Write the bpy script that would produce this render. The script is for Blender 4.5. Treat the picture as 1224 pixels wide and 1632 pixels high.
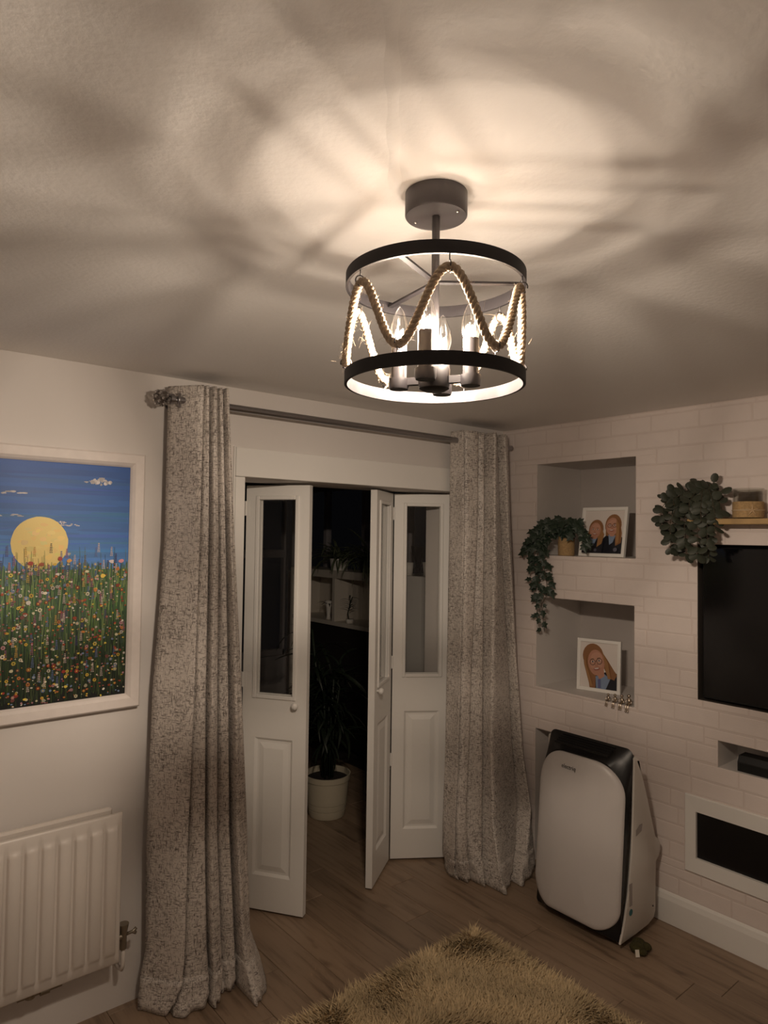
import bpy, math, random
from mathutils import Vector, Matrix

for o in list(bpy.data.objects):
    bpy.data.objects.remove(o)
scene = bpy.context.scene
COL = scene.collection
R = math.radians
rnd = random.Random(7)

# ------------------------------------------------------------------ camera, world, exposure
CAM = Vector((-3.1085, -2.6358, 1.7820))
yaw, pitch, roll = R(39.8086), R(1.89968), R(0.780945)
fw = Vector((math.sin(yaw)*math.cos(pitch), math.cos(yaw)*math.cos(pitch), math.sin(pitch)))
rt = Vector((math.cos(yaw), -math.sin(yaw), 0))
up = rt.cross(fw)
rt2 = rt*math.cos(roll) + up*math.sin(roll)
up2 = -rt*math.sin(roll) + up*math.cos(roll)
cd = bpy.data.cameras.new('camera')
cd.sensor_fit = 'HORIZONTAL'
cd.sensor_width = 36.0
cd.lens = 36.0*1087.078/1224.0
cd.clip_start = 0.02
co = bpy.data.objects.new('camera', cd)
COL.objects.link(co)
co.matrix_world = Matrix(((rt2.x, up2.x, -fw.x, CAM.x), (rt2.y, up2.y, -fw.y, CAM.y), (rt2.z, up2.z, -fw.z, CAM.z), (0, 0, 0, 1)))
scene.camera = co

w = bpy.data.worlds.new('night_sky')
scene.world = w
w.use_nodes = True
w.node_tree.nodes['Background'].inputs[0].default_value = (0.0015, 0.0015, 0.0018, 1)
w.node_tree.nodes['Background'].inputs[1].default_value = 1.0

vs = scene.view_settings
vs.view_transform = 'Standard'
vs.look = 'None'
vs.gamma = 1.0
vs.use_curve_mapping = False
vs.exposure = 0.0
BULB_WATTS = 3.4        # per candle bulb, shaped by the made-up profile below

# ------------------------------------------------------------------ materials
def new_mat(name):
    m = bpy.data.materials.new(name)
    m.use_nodes = True
    nt = m.node_tree
    return m, nt, nt.nodes['Principled BSDF']

def coords(nt, scale=(1, 1, 1), kind='Object'):
    tc = nt.nodes.new('ShaderNodeTexCoord')
    mp = nt.nodes.new('ShaderNodeMapping')
    mp.inputs['Scale'].default_value = scale
    nt.links.new(tc.outputs[kind], mp.inputs[0])
    return mp

def noise(nt, scale, detail=3.0, vec=None, rough=0.5):
    n = nt.nodes.new('ShaderNodeTexNoise')
    n.inputs['Scale'].default_value = scale
    n.inputs['Detail'].default_value = detail
    n.inputs['Roughness'].default_value = rough
    if vec is not None:
        nt.links.new(vec.outputs[0], n.inputs['Vector'])
    return n

def ramp(nt, fac, stops):
    r = nt.nodes.new('ShaderNodeValToRGB')
    e = r.color_ramp.elements
    while len(e) < len(stops):
        e.new(0.5)
    for i, (p, c) in enumerate(stops):
        e[i].position = p
        e[i].color = (c[0], c[1], c[2], 1)
    nt.links.new(fac, r.inputs[0])
    return r

def bump(nt, p, h, strength, dist):
    b = nt.nodes.new('ShaderNodeBump')
    b.inputs['Strength'].default_value = strength
    b.inputs['Distance'].default_value = dist
    nt.links.new(h, b.inputs['Height'])
    nt.links.new(b.outputs[0], p.inputs['Normal'])
    return b

def plain(name, col, rough=0.5, metal=0.0, var=0.0, vscale=8.0, bscale=0.0, bstr=0.2, bdist=0.001, coat=0.0, sheen=0.0, spec=None):
    m, nt, p = new_mat(name)
    p.inputs['Base Color'].default_value = (*col, 1)
    p.inputs['Roughness'].default_value = rough
    p.inputs['Metallic'].default_value = metal
    if coat:
        p.inputs['Coat Weight'].default_value = coat
    if sheen:
        p.inputs['Sheen Weight'].default_value = sheen
    if spec is not None:
        p.inputs['Specular IOR Level'].default_value = spec
    vec = None
    if var:
        vec = coords(nt)
        n = noise(nt, vscale, 4, vec)
        r = ramp(nt, n.outputs['Fac'], [(0.25, [c*(1-var) for c in col]), (0.75, [min(1, c*(1+var)) for c in col])])
        nt.links.new(r.outputs[0], p.inputs['Base Color'])
    if bscale:
        vec = vec or coords(nt)
        n = noise(nt, bscale, 4, vec)
        bump(nt, p, n.outputs['Fac'], bstr, bdist)
    return m

def thin_glass(name, tint=(1, 1, 1), ior=1.45, rough=0.02, edge=4.0):
    m = bpy.data.materials.new(name)
    m.use_nodes = True
    nt = m.node_tree
    nt.nodes.remove(nt.nodes['Principled BSDF'])
    out = nt.nodes['Material Output']
    tr = nt.nodes.new('ShaderNodeBsdfTransparent')
    tr.inputs[0].default_value = (*tint, 1)
    gl = nt.nodes.new('ShaderNodeBsdfGlossy')
    gl.inputs['Roughness'].default_value = rough
    lw = nt.nodes.new('ShaderNodeLayerWeight')
    lw.inputs['Blend'].default_value = 0.5
    pw = nt.nodes.new('ShaderNodeMath'); pw.operation = 'POWER'; pw.inputs[1].default_value = edge
    nt.links.new(lw.outputs['Facing'], pw.inputs[0])
    fr = nt.nodes.new('ShaderNodeMath'); fr.operation = 'MULTIPLY_ADD'
    f0 = ((ior-1)/(ior+1))**2
    fr.inputs[1].default_value = 0.75*(1-f0); fr.inputs[2].default_value = f0
    nt.links.new(pw.outputs[0], fr.inputs[0])
    mx = nt.nodes.new('ShaderNodeMixShader')
    nt.links.new(fr.outputs[0], mx.inputs[0])
    nt.links.new(tr.outputs[0], mx.inputs[1])
    nt.links.new(gl.outputs[0], mx.inputs[2])
    nt.links.new(mx.outputs[0], out.inputs[0])
    return m

def attr_mat(name, rough=0.6, bscale=0.0, bstr=0.2, bdist=0.0005):
    m, nt, p = new_mat(name)
    a = nt.nodes.new('ShaderNodeVertexColor')
    a.layer_name = 'Col'
    nt.links.new(a.outputs[0], p.inputs['Base Color'])
    p.inputs['Roughness'].default_value = rough
    if bscale:
        n = noise(nt, bscale, 3, coords(nt))
        bump(nt, p, n.outputs['Fac'], bstr, bdist)
    return m

MT = {}
MT['wall'] = plain('wall_paint', (0.71, 0.67, 0.64), 0.75, bscale=260, bstr=0.12, bdist=0.001)
MT['ceiling'] = plain('ceiling_plaster', (0.86, 0.83, 0.80), 0.85, bscale=70, bstr=0.25, bdist=0.004)
MT['gloss_white'] = plain('white_satin_paint', (0.82, 0.80, 0.765), 0.42)
MT['brick'] = plain('white_brick', (0.76, 0.675, 0.635), 0.8, var=0.025, vscale=14, bscale=120, bstr=0.25, bdist=0.0015)
MT['mortar'] = plain('pale_mortar', (0.70, 0.612, 0.572), 0.9, bscale=200, bstr=0.2, bdist=0.001)
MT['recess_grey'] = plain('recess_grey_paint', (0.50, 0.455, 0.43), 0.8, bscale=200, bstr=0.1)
MT['frame_wood_white'] = plain('limewashed_white_wood', (0.76, 0.70, 0.665), 0.6, var=0.04, vscale=30)
MT['photo_frame'] = plain('white_photo_frame', (0.86, 0.84, 0.80), 0.45)
MT['radiator'] = plain('radiator_enamel', (0.68, 0.625, 0.575), 0.38)
MT['dark_metal'] = plain('gunmetal_lamp', (0.070, 0.064, 0.066), 0.42, metal=0.35)
MT['ring_metal'] = plain('darkened_lamp_metal', (0.017, 0.015, 0.0165), 0.5, spec=0.3)  # lamp metal darkened so parts near the bulbs clip less
MT['black_gloss'] = plain('black_gloss_plastic', (0.004, 0.004, 0.005), 0.33)
MT['black_matt'] = plain('black_matt', (0.008, 0.008, 0.009), 0.55)
MT['tv_bezel'] = plain('tv_bezel', (0.02, 0.02, 0.021), 0.35, metal=0.5)
MT['screen'] = plain('tv_screen', (0.003, 0.003, 0.004), 0.12)
MT['ac_white'] = plain('white_plastic', (0.70, 0.665, 0.65), 0.35)
MT['ac_side'] = plain('white_plastic_side', (0.70, 0.66, 0.61), 0.4)
MT['ac_grey'] = plain('grey_label', (0.38, 0.34, 0.32), 0.5)
MT['teal'] = plain('teal_sticker', (0.02, 0.16, 0.19), 0.4)
MT['ink'] = plain('black_ink', (0.02, 0.018, 0.017), 0.5)
MT['chrome'] = plain('chrome', (0.62, 0.60, 0.585), 0.22, metal=1.0)
MT['rod'] = plain('brushed_steel_pole', (0.36, 0.35, 0.36), 0.28, metal=1.0)
MT['brass'] = plain('old_valve_metal', (0.34, 0.30, 0.24), 0.4, metal=0.9)
MT['silver'] = plain('silver_figurine', (0.60, 0.52, 0.43), 0.25, metal=1.0)
MT['pot_cream'] = plain('cream_pot', (0.56, 0.50, 0.38), 0.5)
MT['pot_white'] = plain('white_pot', (0.78, 0.75, 0.70), 0.45)
MT['pot_dark'] = plain('dark_pot', (0.03, 0.027, 0.026), 0.5)
MT['soil'] = plain('soil', (0.02, 0.014, 0.01), 0.95, bscale=80, bstr=0.8, bdist=0.01)
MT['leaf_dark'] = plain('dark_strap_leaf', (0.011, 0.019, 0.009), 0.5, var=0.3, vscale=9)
MT['leaf_spider'] = plain('spider_leaf', (0.13, 0.155, 0.09), 0.5, var=0.3, vscale=9)
MT['leaf_ivy'] = plain('ivy_leaf', (0.020, 0.036, 0.022), 0.5, var=0.35, vscale=22)
MT['leaf_euc'] = plain('eucalyptus_leaf', (0.036, 0.042, 0.027), 0.55, var=0.35, vscale=22)
MT['stem'] = plain('brown_stem', (0.06, 0.045, 0.025), 0.7)
MT['jute'] = plain('jute', (0.42, 0.275, 0.13), 0.9, var=0.25, vscale=120, bscale=350, bstr=0.6, bdist=0.002)
MT['rope'] = plain('rope_fibre', (0.40, 0.31, 0.22), 0.9, var=0.22, vscale=160, bscale=600, bstr=0.8, bdist=0.002)
MT['shelf_wood'] = plain('oiled_pine', (0.44, 0.285, 0.12), 0.55, var=0.22, vscale=12)
MT['olive'] = plain('olive_fabric', (0.05, 0.042, 0.010), 0.9, var=0.3, vscale=90, bscale=240, bstr=0.8, bdist=0.004)
MT['tag'] = plain('white_tag', (0.75, 0.70, 0.60), 0.7)
MT['glass'] = thin_glass('window_glass')
MT['pane'] = thin_glass('door_glass', (0.985, 0.985, 0.98))
MT['bulb_glass'] = thin_glass('bulb_glass', (0.97, 0.965, 0.955), 1.5, 0.12, 2.0)
MT['jar_glass'] = thin_glass('jar_glass', (0.88, 0.88, 0.86), 1.5)
MT['crystal'] = plain('crystal_bead', (0.55, 0.53, 0.52), 0.08, metal=0.85)
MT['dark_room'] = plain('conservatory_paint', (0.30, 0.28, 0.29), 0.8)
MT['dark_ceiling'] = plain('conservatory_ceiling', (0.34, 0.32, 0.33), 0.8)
MT['unit_white'] = plain('white_shelving', (0.62, 0.57, 0.50), 0.6)

def filament_mat():
    m = bpy.data.materials.new('glowing_filament')
    m.use_nodes = True
    nt = m.node_tree
    nt.nodes.remove(nt.nodes['Principled BSDF'])
    e = nt.nodes.new('ShaderNodeEmission')
    e.inputs[0].default_value = (1.0, 0.83, 0.62, 1)
    e.inputs[1].default_value = 40.0
    nt.links.new(e.outputs[0], nt.nodes['Material Output'].inputs[0])
    return m
MT['filament'] = filament_mat()

def curtain_mat():
    m, nt, p = new_mat('crushed_velvet')
    v1 = coords(nt, (48, 48, 230))
    v2 = coords(nt, (230, 230, 50))
    v3 = coords(nt, (6, 6, 6))
    n1 = noise(nt, 1.0, 4, v1, 0.7)
    n2 = noise(nt, 1.0, 4, v2, 0.7)
    n3 = noise(nt, 1.0, 3, v3)
    mx = nt.nodes.new('ShaderNodeMath'); mx.operation = 'MINIMUM'
    nt.links.new(n1.outputs['Fac'], mx.inputs[0]); nt.links.new(n2.outputs['Fac'], mx.inputs[1])
    ad = nt.nodes.new('ShaderNodeMath'); ad.operation = 'MULTIPLY_ADD'
    ad.inputs[1].default_value = 0.14
    nt.links.new(n3.outputs['Fac'], ad.inputs[0]); nt.links.new(mx.outputs[0], ad.inputs[2])
    r = ramp(nt, ad.outputs[0], [(0.42, (0.13, 0.108, 0.096)), (0.485, (0.36, 0.322, 0.29)), (0.56, (0.66, 0.605, 0.555))])
    nt.links.new(r.outputs[0], p.inputs['Base Color'])
    p.inputs['Roughness'].default_value = 0.55
    p.inputs['Sheen Weight'].default_value = 0.15
    p.inputs['Sheen Roughness'].default_value = 0.4
    bump(nt, p, ad.outputs[0], 0.25, 0.002)
    return m
MT['curtain'] = curtain_mat()

def plank_mat(i):
    m, nt, p = new_mat('laminate_oak_%d' % i)
    v = coords(nt, (26, 2.2, 26), 'Object')
    v.inputs['Location'].default_value = (i*3.1, i*7.7, 0)
    n = noise(nt, 1.0, 6, v, 0.6)
    k = [1.0, 0.88, 1.1, 0.95, 1.04][i]
    c0 = [0.140*k, 0.092*k, 0.060*k]; c1 = [0.335*k, 0.238*k, 0.162*k]
    r = ramp(nt, n.outputs['Fac'], [(0.28, c0), (0.50, [0.8*b+0.2*a for a, b in zip(c0, c1)]), (0.8, c1)])
    v2 = coords(nt, (9, 5, 9), 'Object')
    n2 = noise(nt, 1.0, 2, v2)
    r2 = ramp(nt, n2.outputs['Fac'], [(0.24, (0.42, 0.38, 0.36)), (0.36, (1, 1, 1))])
    mm = nt.nodes.new('ShaderNodeMix'); mm.data_type = 'RGBA'; mm.blend_type = 'MULTIPLY'
    mm.inputs[0].default_value = 1.0
    nt.links.new(r.outputs[0], mm.inputs[6]); nt.links.new(r2.outputs[0], mm.inputs[7])
    nt.links.new(mm.outputs[2], p.inputs['Base Color'])
    p.inputs['Roughness'].default_value = 0.42
    bump(nt, p, n.outputs['Fac'], 0.12, 0.001)
    return m
PLANKS = [plank_mat(i) for i in range(5)]
MT['rug'] = attr_mat('shaggy_pile', 0.85)
MT['rug_base'] = plain('rug_backing', (0.30, 0.225, 0.13), 0.95)
MT['paint'] = attr_mat('acrylic_paint', 0.5, 240, 0.3, 0.0006)
MT['print'] = attr_mat('photo_print', 0.3)

# ------------------------------------------------------------------ mesh helpers
class MB:
    def __init__(s):
        s.v = []; s.f = []; s.c = []
    def add(s, v, f, col=None):
        n = len(s.v)
        s.v += [tuple(p) for p in v]
        s.f += [tuple(i+n for i in q) for q in f]
        s.c += [col]*len(f)
        return s
    def box(s, x0, x1, y0, y1, z0, z1, ch=0.0, col=None):
        if ch <= 0:
            v = [(x0, y0, z0), (x1, y0, z0), (x1, y1, z0), (x0, y1, z0), (x0, y0, z1), (x1, y0, z1), (x1, y1, z1), (x0, y1, z1)]
            f = [(3, 2, 1, 0), (4, 5, 6, 7), (0, 1, 5, 4), (1, 2, 6, 5), (2, 3, 7, 6), (3, 0, 4, 7)]
            return s.add(v, f, col)
        # chamfered box: 24 verts
        lo = (x0, y0, z0); hi = (x1, y1, z1)
        v = []; idx = {}
        for ix in (0, 1):
            for iy in (0, 1):
                for iz in (0, 1):
                    cnr = [(lo, hi)[b][a] for a, b in enumerate((ix, iy, iz))]
                    for ax in range(3):
                        p = list(cnr)
                        for a, b in enumerate((ix, iy, iz)):
                            if a != ax:
                                p[a] += ch if b == 0 else -ch
                        idx[(ix, iy, iz, ax)] = len(v); v.append(tuple(p))
        f = []
        for ax in range(3):
            o1, o2 = (ax+1) % 3, (ax+2) % 3
            for b in (0, 1):
                q = []
                for (s1, s2) in ((0, 0), (1, 0), (1, 1), (0, 1)):
                    k = [0, 0, 0]; k[ax] = b; k[o1] = s1; k[o2] = s2
                    q.append(idx[(*k, ax)])
                f.append(tuple(q if b else q[::-1]))
        for ax in range(3):
            o1, o2 = (ax+1) % 3, (ax+2) % 3
            for s1 in (0, 1):
                for s2 in (0, 1):
                    k0 = [0, 0, 0]; k0[o1] = s1; k0[o2] = s2
                    k1 = list(k0); k1[ax] = 1
                    q = [idx[(*k0, o1)], idx[(*k1, o1)], idx[(*k1, o2)], idx[(*k0, o2)]]
                    f.append(tuple(q if (s1 == s2) else q[::-1]))
        for ix in (0, 1):
            for iy in (0, 1):
                for iz in (0, 1):
                    q = [idx[(ix, iy, iz, a)] for a in range(3)]
                    f.append(tuple(q if (ix+iy+iz) % 2 else q[::-1]))
        return s.add(v, f, col)
    def lathe(s, prof, cx=0, cy=0, n=24, col=None):
        v = []; f = []
        for (r, z) in prof:
            for i in range(n):
                a = 2*math.pi*i/n
                v.append((cx+r*math.cos(a), cy+r*math.sin(a), z))
        for k in range(len(prof)-1):
            for i in range(n):
                j = (i+1) % n
                f.append((k*n+i, k*n+j, (k+1)*n+j, (k+1)*n+i))
        return s.add(v, f, col)
    def tube(s, pts, r, n=8, cap=True, closed=False, col=None):
        pts = [Vector(p) for p in pts]
        m = len(pts)
        rr = r if isinstance(r, (list, tuple)) else [r]*m
        v = []; f = []
        t0 = (pts[1]-pts[0]).normalized()
        a = Vector((0, 0, 1)) if abs(t0.z) < 0.9 else Vector((1, 0, 0))
        nrm = t0.cross(a).normalized()
        for i in range(m):
            if closed:
                t = (pts[(i+1) % m]-pts[i-1])
            else:
                t = pts[min(i+1, m-1)]-pts[max(i-1, 0)]
            t = t.normalized() if t.length > 1e-9 else t0
            nrm = (nrm - t*nrm.dot(t))
            nrm = nrm.normalized() if nrm.length > 1e-9 else t.orthogonal().normalized()
            b = t.cross(nrm)
            for k in range(n):
                an = 2*math.pi*k/n
                v.append(pts[i]+(nrm*math.cos(an)+b*math.sin(an))*rr[i])
        for i in range(m if closed else m-1):
            j = (i+1) % m
            for k in range(n):
                l = (k+1) % n
                f.append((i*n+k, i*n+l, j*n+l, j*n+k))
        if cap and not closed:
            f.append(tuple(range(n))[::-1])
            f.append(tuple((m-1)*n+k for k in range(n)))
        return s.add(v, f, col)
    def cyl(s, p0, p1, r0, r1=None, n=16, col=None):
        return s.tube([p0, p1], [r0, r0 if r1 is None else r1], n, True, False, col)
    def sphere(s, c, r, n=12, m=8, sc=(1, 1, 1), col=None):
        v = []; f = []
        for j in range(m+1):
            th = math.pi*j/m
            for i in range(n):
                a = 2*math.pi*i/n
                v.append((c[0]+r*sc[0]*math.sin(th)*math.cos(a), c[1]+r*sc[1]*math.sin(th)*math.sin(a), c[2]+r*sc[2]*math.cos(th)))
        for j in range(m):
            for i in range(n):
                k = (i+1) % n
                f.append((j*n+i, (j+1)*n+i, (j+1)*n+k, j*n+k))
        return s.add(v, f, col)
    def grid(s, rows, col=None, closed=False):
        n = len(rows[0]); v = [p for r in rows for p in r]; f = []
        for j in range(len(rows)-1):
            for i in range(n if closed else n-1):
                k = (i+1) % n
                f.append((j*n+i, j*n+k, (j+1)*n+k, (j+1)*n+i))
        return s.add(v, f, col)
    def mesh(s, name, mat, smooth=False, shift=(0, 0, 0)):
        me = bpy.data.meshes.new(name)
        sx, sy, sz = shift
        me.from_pydata([(p[0]-sx, p[1]-sy, p[2]-sz) for p in s.v], [], s.f)
        if mat is not None:
            me.materials.append(mat)
        if any(c is not None for c in s.c):
            ca = me.color_attributes.new('Col', 'FLOAT_COLOR', 'CORNER')
            buf = []
            for poly, c in zip(s.f, s.c):
                buf += [*(c or (1, 1, 1)), 1.0]*len(poly)
            ca.data.foreach_set('color', buf)
        if smooth:
            me.polygons.foreach_set('use_smooth', [True]*len(me.polygons))
            if smooth == 'auto':
                me.set_sharp_from_angle(angle=R(40))
        me.update()
        return me

def wloc(o):
    p = Vector((0, 0, 0))
    while o is not None:
        p += o.location; o = o.parent
    return p

def tag(o, label=None, cat=None, group=None, kind=None):
    if label: o['label'] = label
    if cat: o['category'] = cat
    if group: o['group'] = group
    if kind: o['kind'] = kind
    return o

def obj(name, mb, mat, parent=None, smooth=False, origin=None):
    """world-space builder -> object; origin = world location of the object origin"""
    base = wloc(parent) if parent else Vector((0, 0, 0))
    loc = Vector(origin) if origin is not None else base
    me = mb.mesh(name, mat, smooth, loc)
    o = bpy.data.objects.new(name, me)
    COL.objects.link(o)
    o.parent = parent
    o.location = loc-base
    return o

def root(name, loc, label, cat, group=None, kind=None):
    o = bpy.data.objects.new(name, None)
    o.empty_display_size = 0.05
    COL.objects.link(o)
    o.location = loc
    return tag(o, label, cat, group, kind)

def inst(name, me, parent, mat4):
    o = bpy.data.objects.new(name, me)
    COL.objects.link(o)
    o.parent = parent
    o.matrix_basis = mat4
    return o

def catmull(pts, n):
    out = []
    m = len(pts)
    for i in range(m-1):
        p0 = pts[max(i-1, 0)]; p1 = pts[i]; p2 = pts[i+1]; p3 = pts[min(i+2, m-1)]
        for k in range(n):
            t = k/n
            out.append(tuple(0.5*((2*b)+(-a+c)*t+(2*a-5*b+4*c-d)*t*t+(-a+3*b-3*c+d)*t**3) for a, b, c, d in zip(p0, p1, p2, p3)))
    out.append(tuple(pts[-1]))
    return out

# ------------------------------------------------------------------ the room shell
H = 2.40
XL, YB = -4.15, -4.55            # unseen far walls
WT = 0.275                        # thickness of the wall with the doors
DX0, DX1, DH = -1.70, -0.36, 2.022
CY1, CX0, CX1 = 3.35, -2.55, 0.62   # the room beyond the doors
MW = 0.45                        # depth of the built-out media wall

mb = MB().box(XL-0.1, MW+0.1, YB-0.1, WT, -0.06, -0.012)
mb.box(CX0-0.1, CX1+0.1, WT, CY1+0.1, -0.06, -0.012)
floor = tag(obj('floor', mb, plain('floor_underlay', (0.03, 0.022, 0.016), 0.9)), 'grey-brown oak laminate plank floor', 'floor', kind='structure')
PW = 0.157
ends = {4: -0.669, 5: 0.025, 6: -0.258, 2: -1.405, 3: -0.10, 1: -0.52, 0: -0.95, 7: -0.80, 8: 0.18, 9: -0.45}
k = 0
for k in range(27):
    x1 = -0.022-PW*(k-1)
    x0 = x1-PW
    e = ends.get(k-0, None)
    if e is None:
        e = -rnd.random()*1.2
    ys = [e+1.2*j for j in range(-5, 5)]
    for j in range(len(ys)-1):
        lim = (YB, CY1) if CX0 < (x0+x1)/2 < CX1 else (YB, WT)
        a = max(ys[j], lim[0]); b = min(ys[j+1], lim[1])
        xa, xb = max(x0, XL), min(x1, CX1)
        if b-a < 0.03 or xb-xa < 0.02:
            continue
        m = MB().box(xa+0.0009, xb-0.0009, a+0.0009, b-0.0009, -0.012, 0.0, 0.0016)
        obj('plank', m, PLANKS[rnd.randrange(5)], floor, origin=((xa+xb)/2, (a+b)/2, 0))

mb = MB()
mb.box(XL-0.1, MW+0.1, YB-0.1, WT, H, H+0.08)
ceiling = tag(obj('ceiling', mb, MT['ceiling']), 'white plaster ceiling with lamp shadows', 'ceiling', kind='structure')
# faint filled board joint running diagonally from the lamp
jm = MB()
p0 = Vector((-2.33, -1.72, H)); p1 = Vector((-2.62, -2.05, H))
d = (p1-p0).normalized(); nn = Vector((-d.y, d.x, 0))
rows = []
for t in range(13):
    c = p0+(p1-p0)*t/12
    wv = 0.012+0.003*math.sin(t*1.7)
    rows.append([c-nn*wv+Vector((0, 0, 0.0005)), c-nn*wv*0.3-Vector((0, 0, 0.0016)), c+nn*wv*0.3-Vector((0, 0, 0.0016)), c+nn*wv+Vector((0, 0, 0.0005))])
jm.grid(rows)
obj('board_joint', jm, MT['ceiling'], ceiling, True)

mb = MB()
mb.box(XL-0.1, DX0, 0, WT, 0, H)
mb.box(DX1, MW+0.1, 0, WT, 0, H)
mb.box(DX0, DX1, 0, WT, DH, H)
tag(obj('wall_left', mb, MT['wall']), 'plain off-white wall with painting, radiator and double doors', 'wall', kind='structure')
tag(obj('wall_back', MB().box(XL-0.1, MW+0.1, YB-0.1, YB, 0, H), MT['wall']), 'plain off-white wall behind the viewer', 'wall', kind='structure')
tag(obj('wall_side', MB().box(XL-0.1, XL, YB, 0, 0, H), MT['wall']), 'plain off-white side wall out of view', 'wall', kind='structure')

# door surround boards: one header, two uprights, standing slightly proud of the wall
tr = root('trim_1', (-1.03, 0, 0), 'flat white timber door surround with a deep header board', 'trim', kind='structure')
obj('header_board', MB().box(-1.745, -0.315, -0.018, 0.001, DH, 2.146, 0.002), MT['gloss_white'], tr)
obj('upright_board', MB().box(-1.745, DX0, -0.016, 0.001, 0, DH-0.0015, 0.002), MT['gloss_white'], tr)
obj('upright_board', MB().box(DX1, -0.315, -0.016, 0.001, 0, DH-0.0015, 0.002), MT['gloss_white'], tr)
obj('filler_strip', MB().box(-1.752, -1.7455, -0.012, 0.001, 0, 2.15, 0.001), MT['gloss_white'], tr)

# media wall with recesses (y0, y1, z0, z1, depth)
holes = [(-0.847, -0.248, 1.680, 2.187, 0.42), (-0.840, -0.248, 0.952, 1.449, 0.42), (-0.840, -0.246, 0.0, 0.722, 0.42),
         (-2.43, -1.153, 1.052, 1.758, 0.10), (-2.30, -1.243, 0.771, 0.889, 0.20), (-2.46, -1.110, 0.305, 0.585, 0.16)]
ysc = sorted(set([YB, 0.0]+[a for h in holes for a in h[:2]]))
zsc = sorted(set([0.0, H]+[a for h in holes for a in h[2:4]]))
mb = MB()
for i in range(len(ysc)-1):
    for j in range(len(zsc)-1):
        yc = (ysc[i]+ysc[i+1])/2; zc = (zsc[j]+zsc[j+1])/2
        dd = 0.0
        for h in holes:
            if h[0] < yc < h[1] and h[2] < zc < h[3]:
                dd = h[4]
        mb.box(dd, MW+0.1, ysc[i], ysc[i+1], zsc[j], zsc[j+1])
wall_right = tag(obj('wall_right', mb, MT['wall']), 'white brick-faced media wall with square display recesses', 'wall', kind='structure')
wall_right.data.materials.append(MT['mortar'])
for pl in wall_right.data.polygons:
    if all(abs(wall_right.data.vertices[v].co.x) < 1e-6 for v in pl.vertices):
        pl.material_index = 1
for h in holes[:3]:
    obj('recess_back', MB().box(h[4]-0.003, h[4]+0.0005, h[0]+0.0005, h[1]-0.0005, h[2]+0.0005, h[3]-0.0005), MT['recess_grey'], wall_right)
# smooth plastered edge bands around recesses are the wall itself; brick faces sit 2 mm proud
BH, BW = 0.0800, 0.212
def rect_minus(rc, hs):
    out = [rc]
    for h in hs:
        nxt = []
        for (a, b, c, d2) in out:
            if h[1] <= a or h[0] >= b or h[3] <= c or h[2] >= d2:
                nxt.append((a, b, c, d2)); continue
            if c < h[2]: nxt.append((a, b, c, h[2]))
            if d2 > h[3]: nxt.append((a, b, h[3], d2))
            cc, dd = max(c, h[2]), min(d2, h[3])
            if a < h[0]: nxt.append((a, h[0], cc, dd))
            if b > h[1]: nxt.append((h[1], b, cc, dd))
        out = nxt
    return out
mar = 0.0
bh = [(h[0]-mar, h[1]+mar, h[2]-mar, h[3]+mar) for h in holes]
bh[5] = (-2.50, -1.09, 0.262, 0.625)
far = MB()
nrow = int((H-0.135)/BH)+1
mort = MB()
cntb = 0
for r_ in range(nrow):
    z0 = 0.137+r_*BH
    z1 = min(z0+BH, H-0.002)
    off = (r_ % 2)*BW*0.5+rnd.uniform(-0.02, 0.02)
    y = 0.0+off-BW
    y1 = min(0.0, off)
    c = 0
    edge = off
    while edge > YB:
        wv = BW*rnd.uniform(0.88, 1.12)
        a, b = max(edge-wv, YB), min(edge, -0.001)
        edge -= wv
        if b-a < 0.02 or z1-z0 < 0.015:
            continue
        g = 0.0032
        parts = rect_minus((a+g, b-g, z0+g+rnd.uniform(-0.001, 0.001), z1-g+rnd.uniform(-0.001, 0.001)), bh)
        m = MB()
        pr = rnd.uniform(0.0007, 0.0013)
        for (pa_, pb_, pc_, pd_) in parts:
            if pb_-pa_ < 0.008 or pd_-pc_ < 0.008:
                continue
            j = [rnd.uniform(-0.0014, 0.0014) for _ in range(8)]
            ch = 0.003
            yy0, yy1, zz0, zz1 = pa_, pb_, pc_, pd_
            ym = yy0+(yy1-yy0)*rnd.uniform(0.35, 0.65)
            outl = [(yy0, zz0+j[0]), (ym, zz0+j[1]), (yy1, zz0+j[2]), (yy1, zz1+j[3]), (ym, zz1+j[4]), (yy0, zz1+j[5])]
            cy_, cz_ = (yy0+yy1)/2, (zz0+zz1)/2
            def sh(p):
                return (p[0]+(ch if p[0] < cy_-0.02 and p[0] == yy0 else (-ch if p[0] == yy1 else 0)), p[1]+(ch if p[1] < cz_ else -ch))
            vv = [(0.0006, *p) for p in outl]+[(-pr, *sh(p)) for p in outl]
            ff = [(6, 7, 8, 9, 10, 11)[::-1]]+[(i, (i+1) % 6, 6+(i+1) % 6, 6+i)[::-1] for i in range(6)]
            m.add(vv, ff)
        if not m.v:
            continue
        if b > -1.66:
            obj('brick', m, MT['brick'], wall_right); cntb += 1
        else:
            far.add(m.v, m.f)
tag(obj('brick_courses', far, MT['brick'], wall_right), kind='stuff')
BRICKS = cntb

# skirting along the media wall
sk = MB()
prof = [(0.0, 0.0), (-0.016, 0.0), (-0.016, 0.105), (-0.0125, 0.118), (-0.010, 0.128), (-0.004, 0.137), (0.0, 0.139)]
for (a, b) in ((YB, -0.846), (-0.240, -0.002)):
    sk.add([(x-0.0001, a, z) for x, z in prof]+[(x-0.0001, b, z) for x, z in prof],
           [(i, i+1, 7+i+1, 7+i) for i in range(6)]+[tuple(range(7))[::-1], tuple(range(7, 14))])
tag(obj('baseboard_right', sk, MT['gloss_white']), 'white moulded skirting board under the media wall', 'skirting board', kind='structure')

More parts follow.
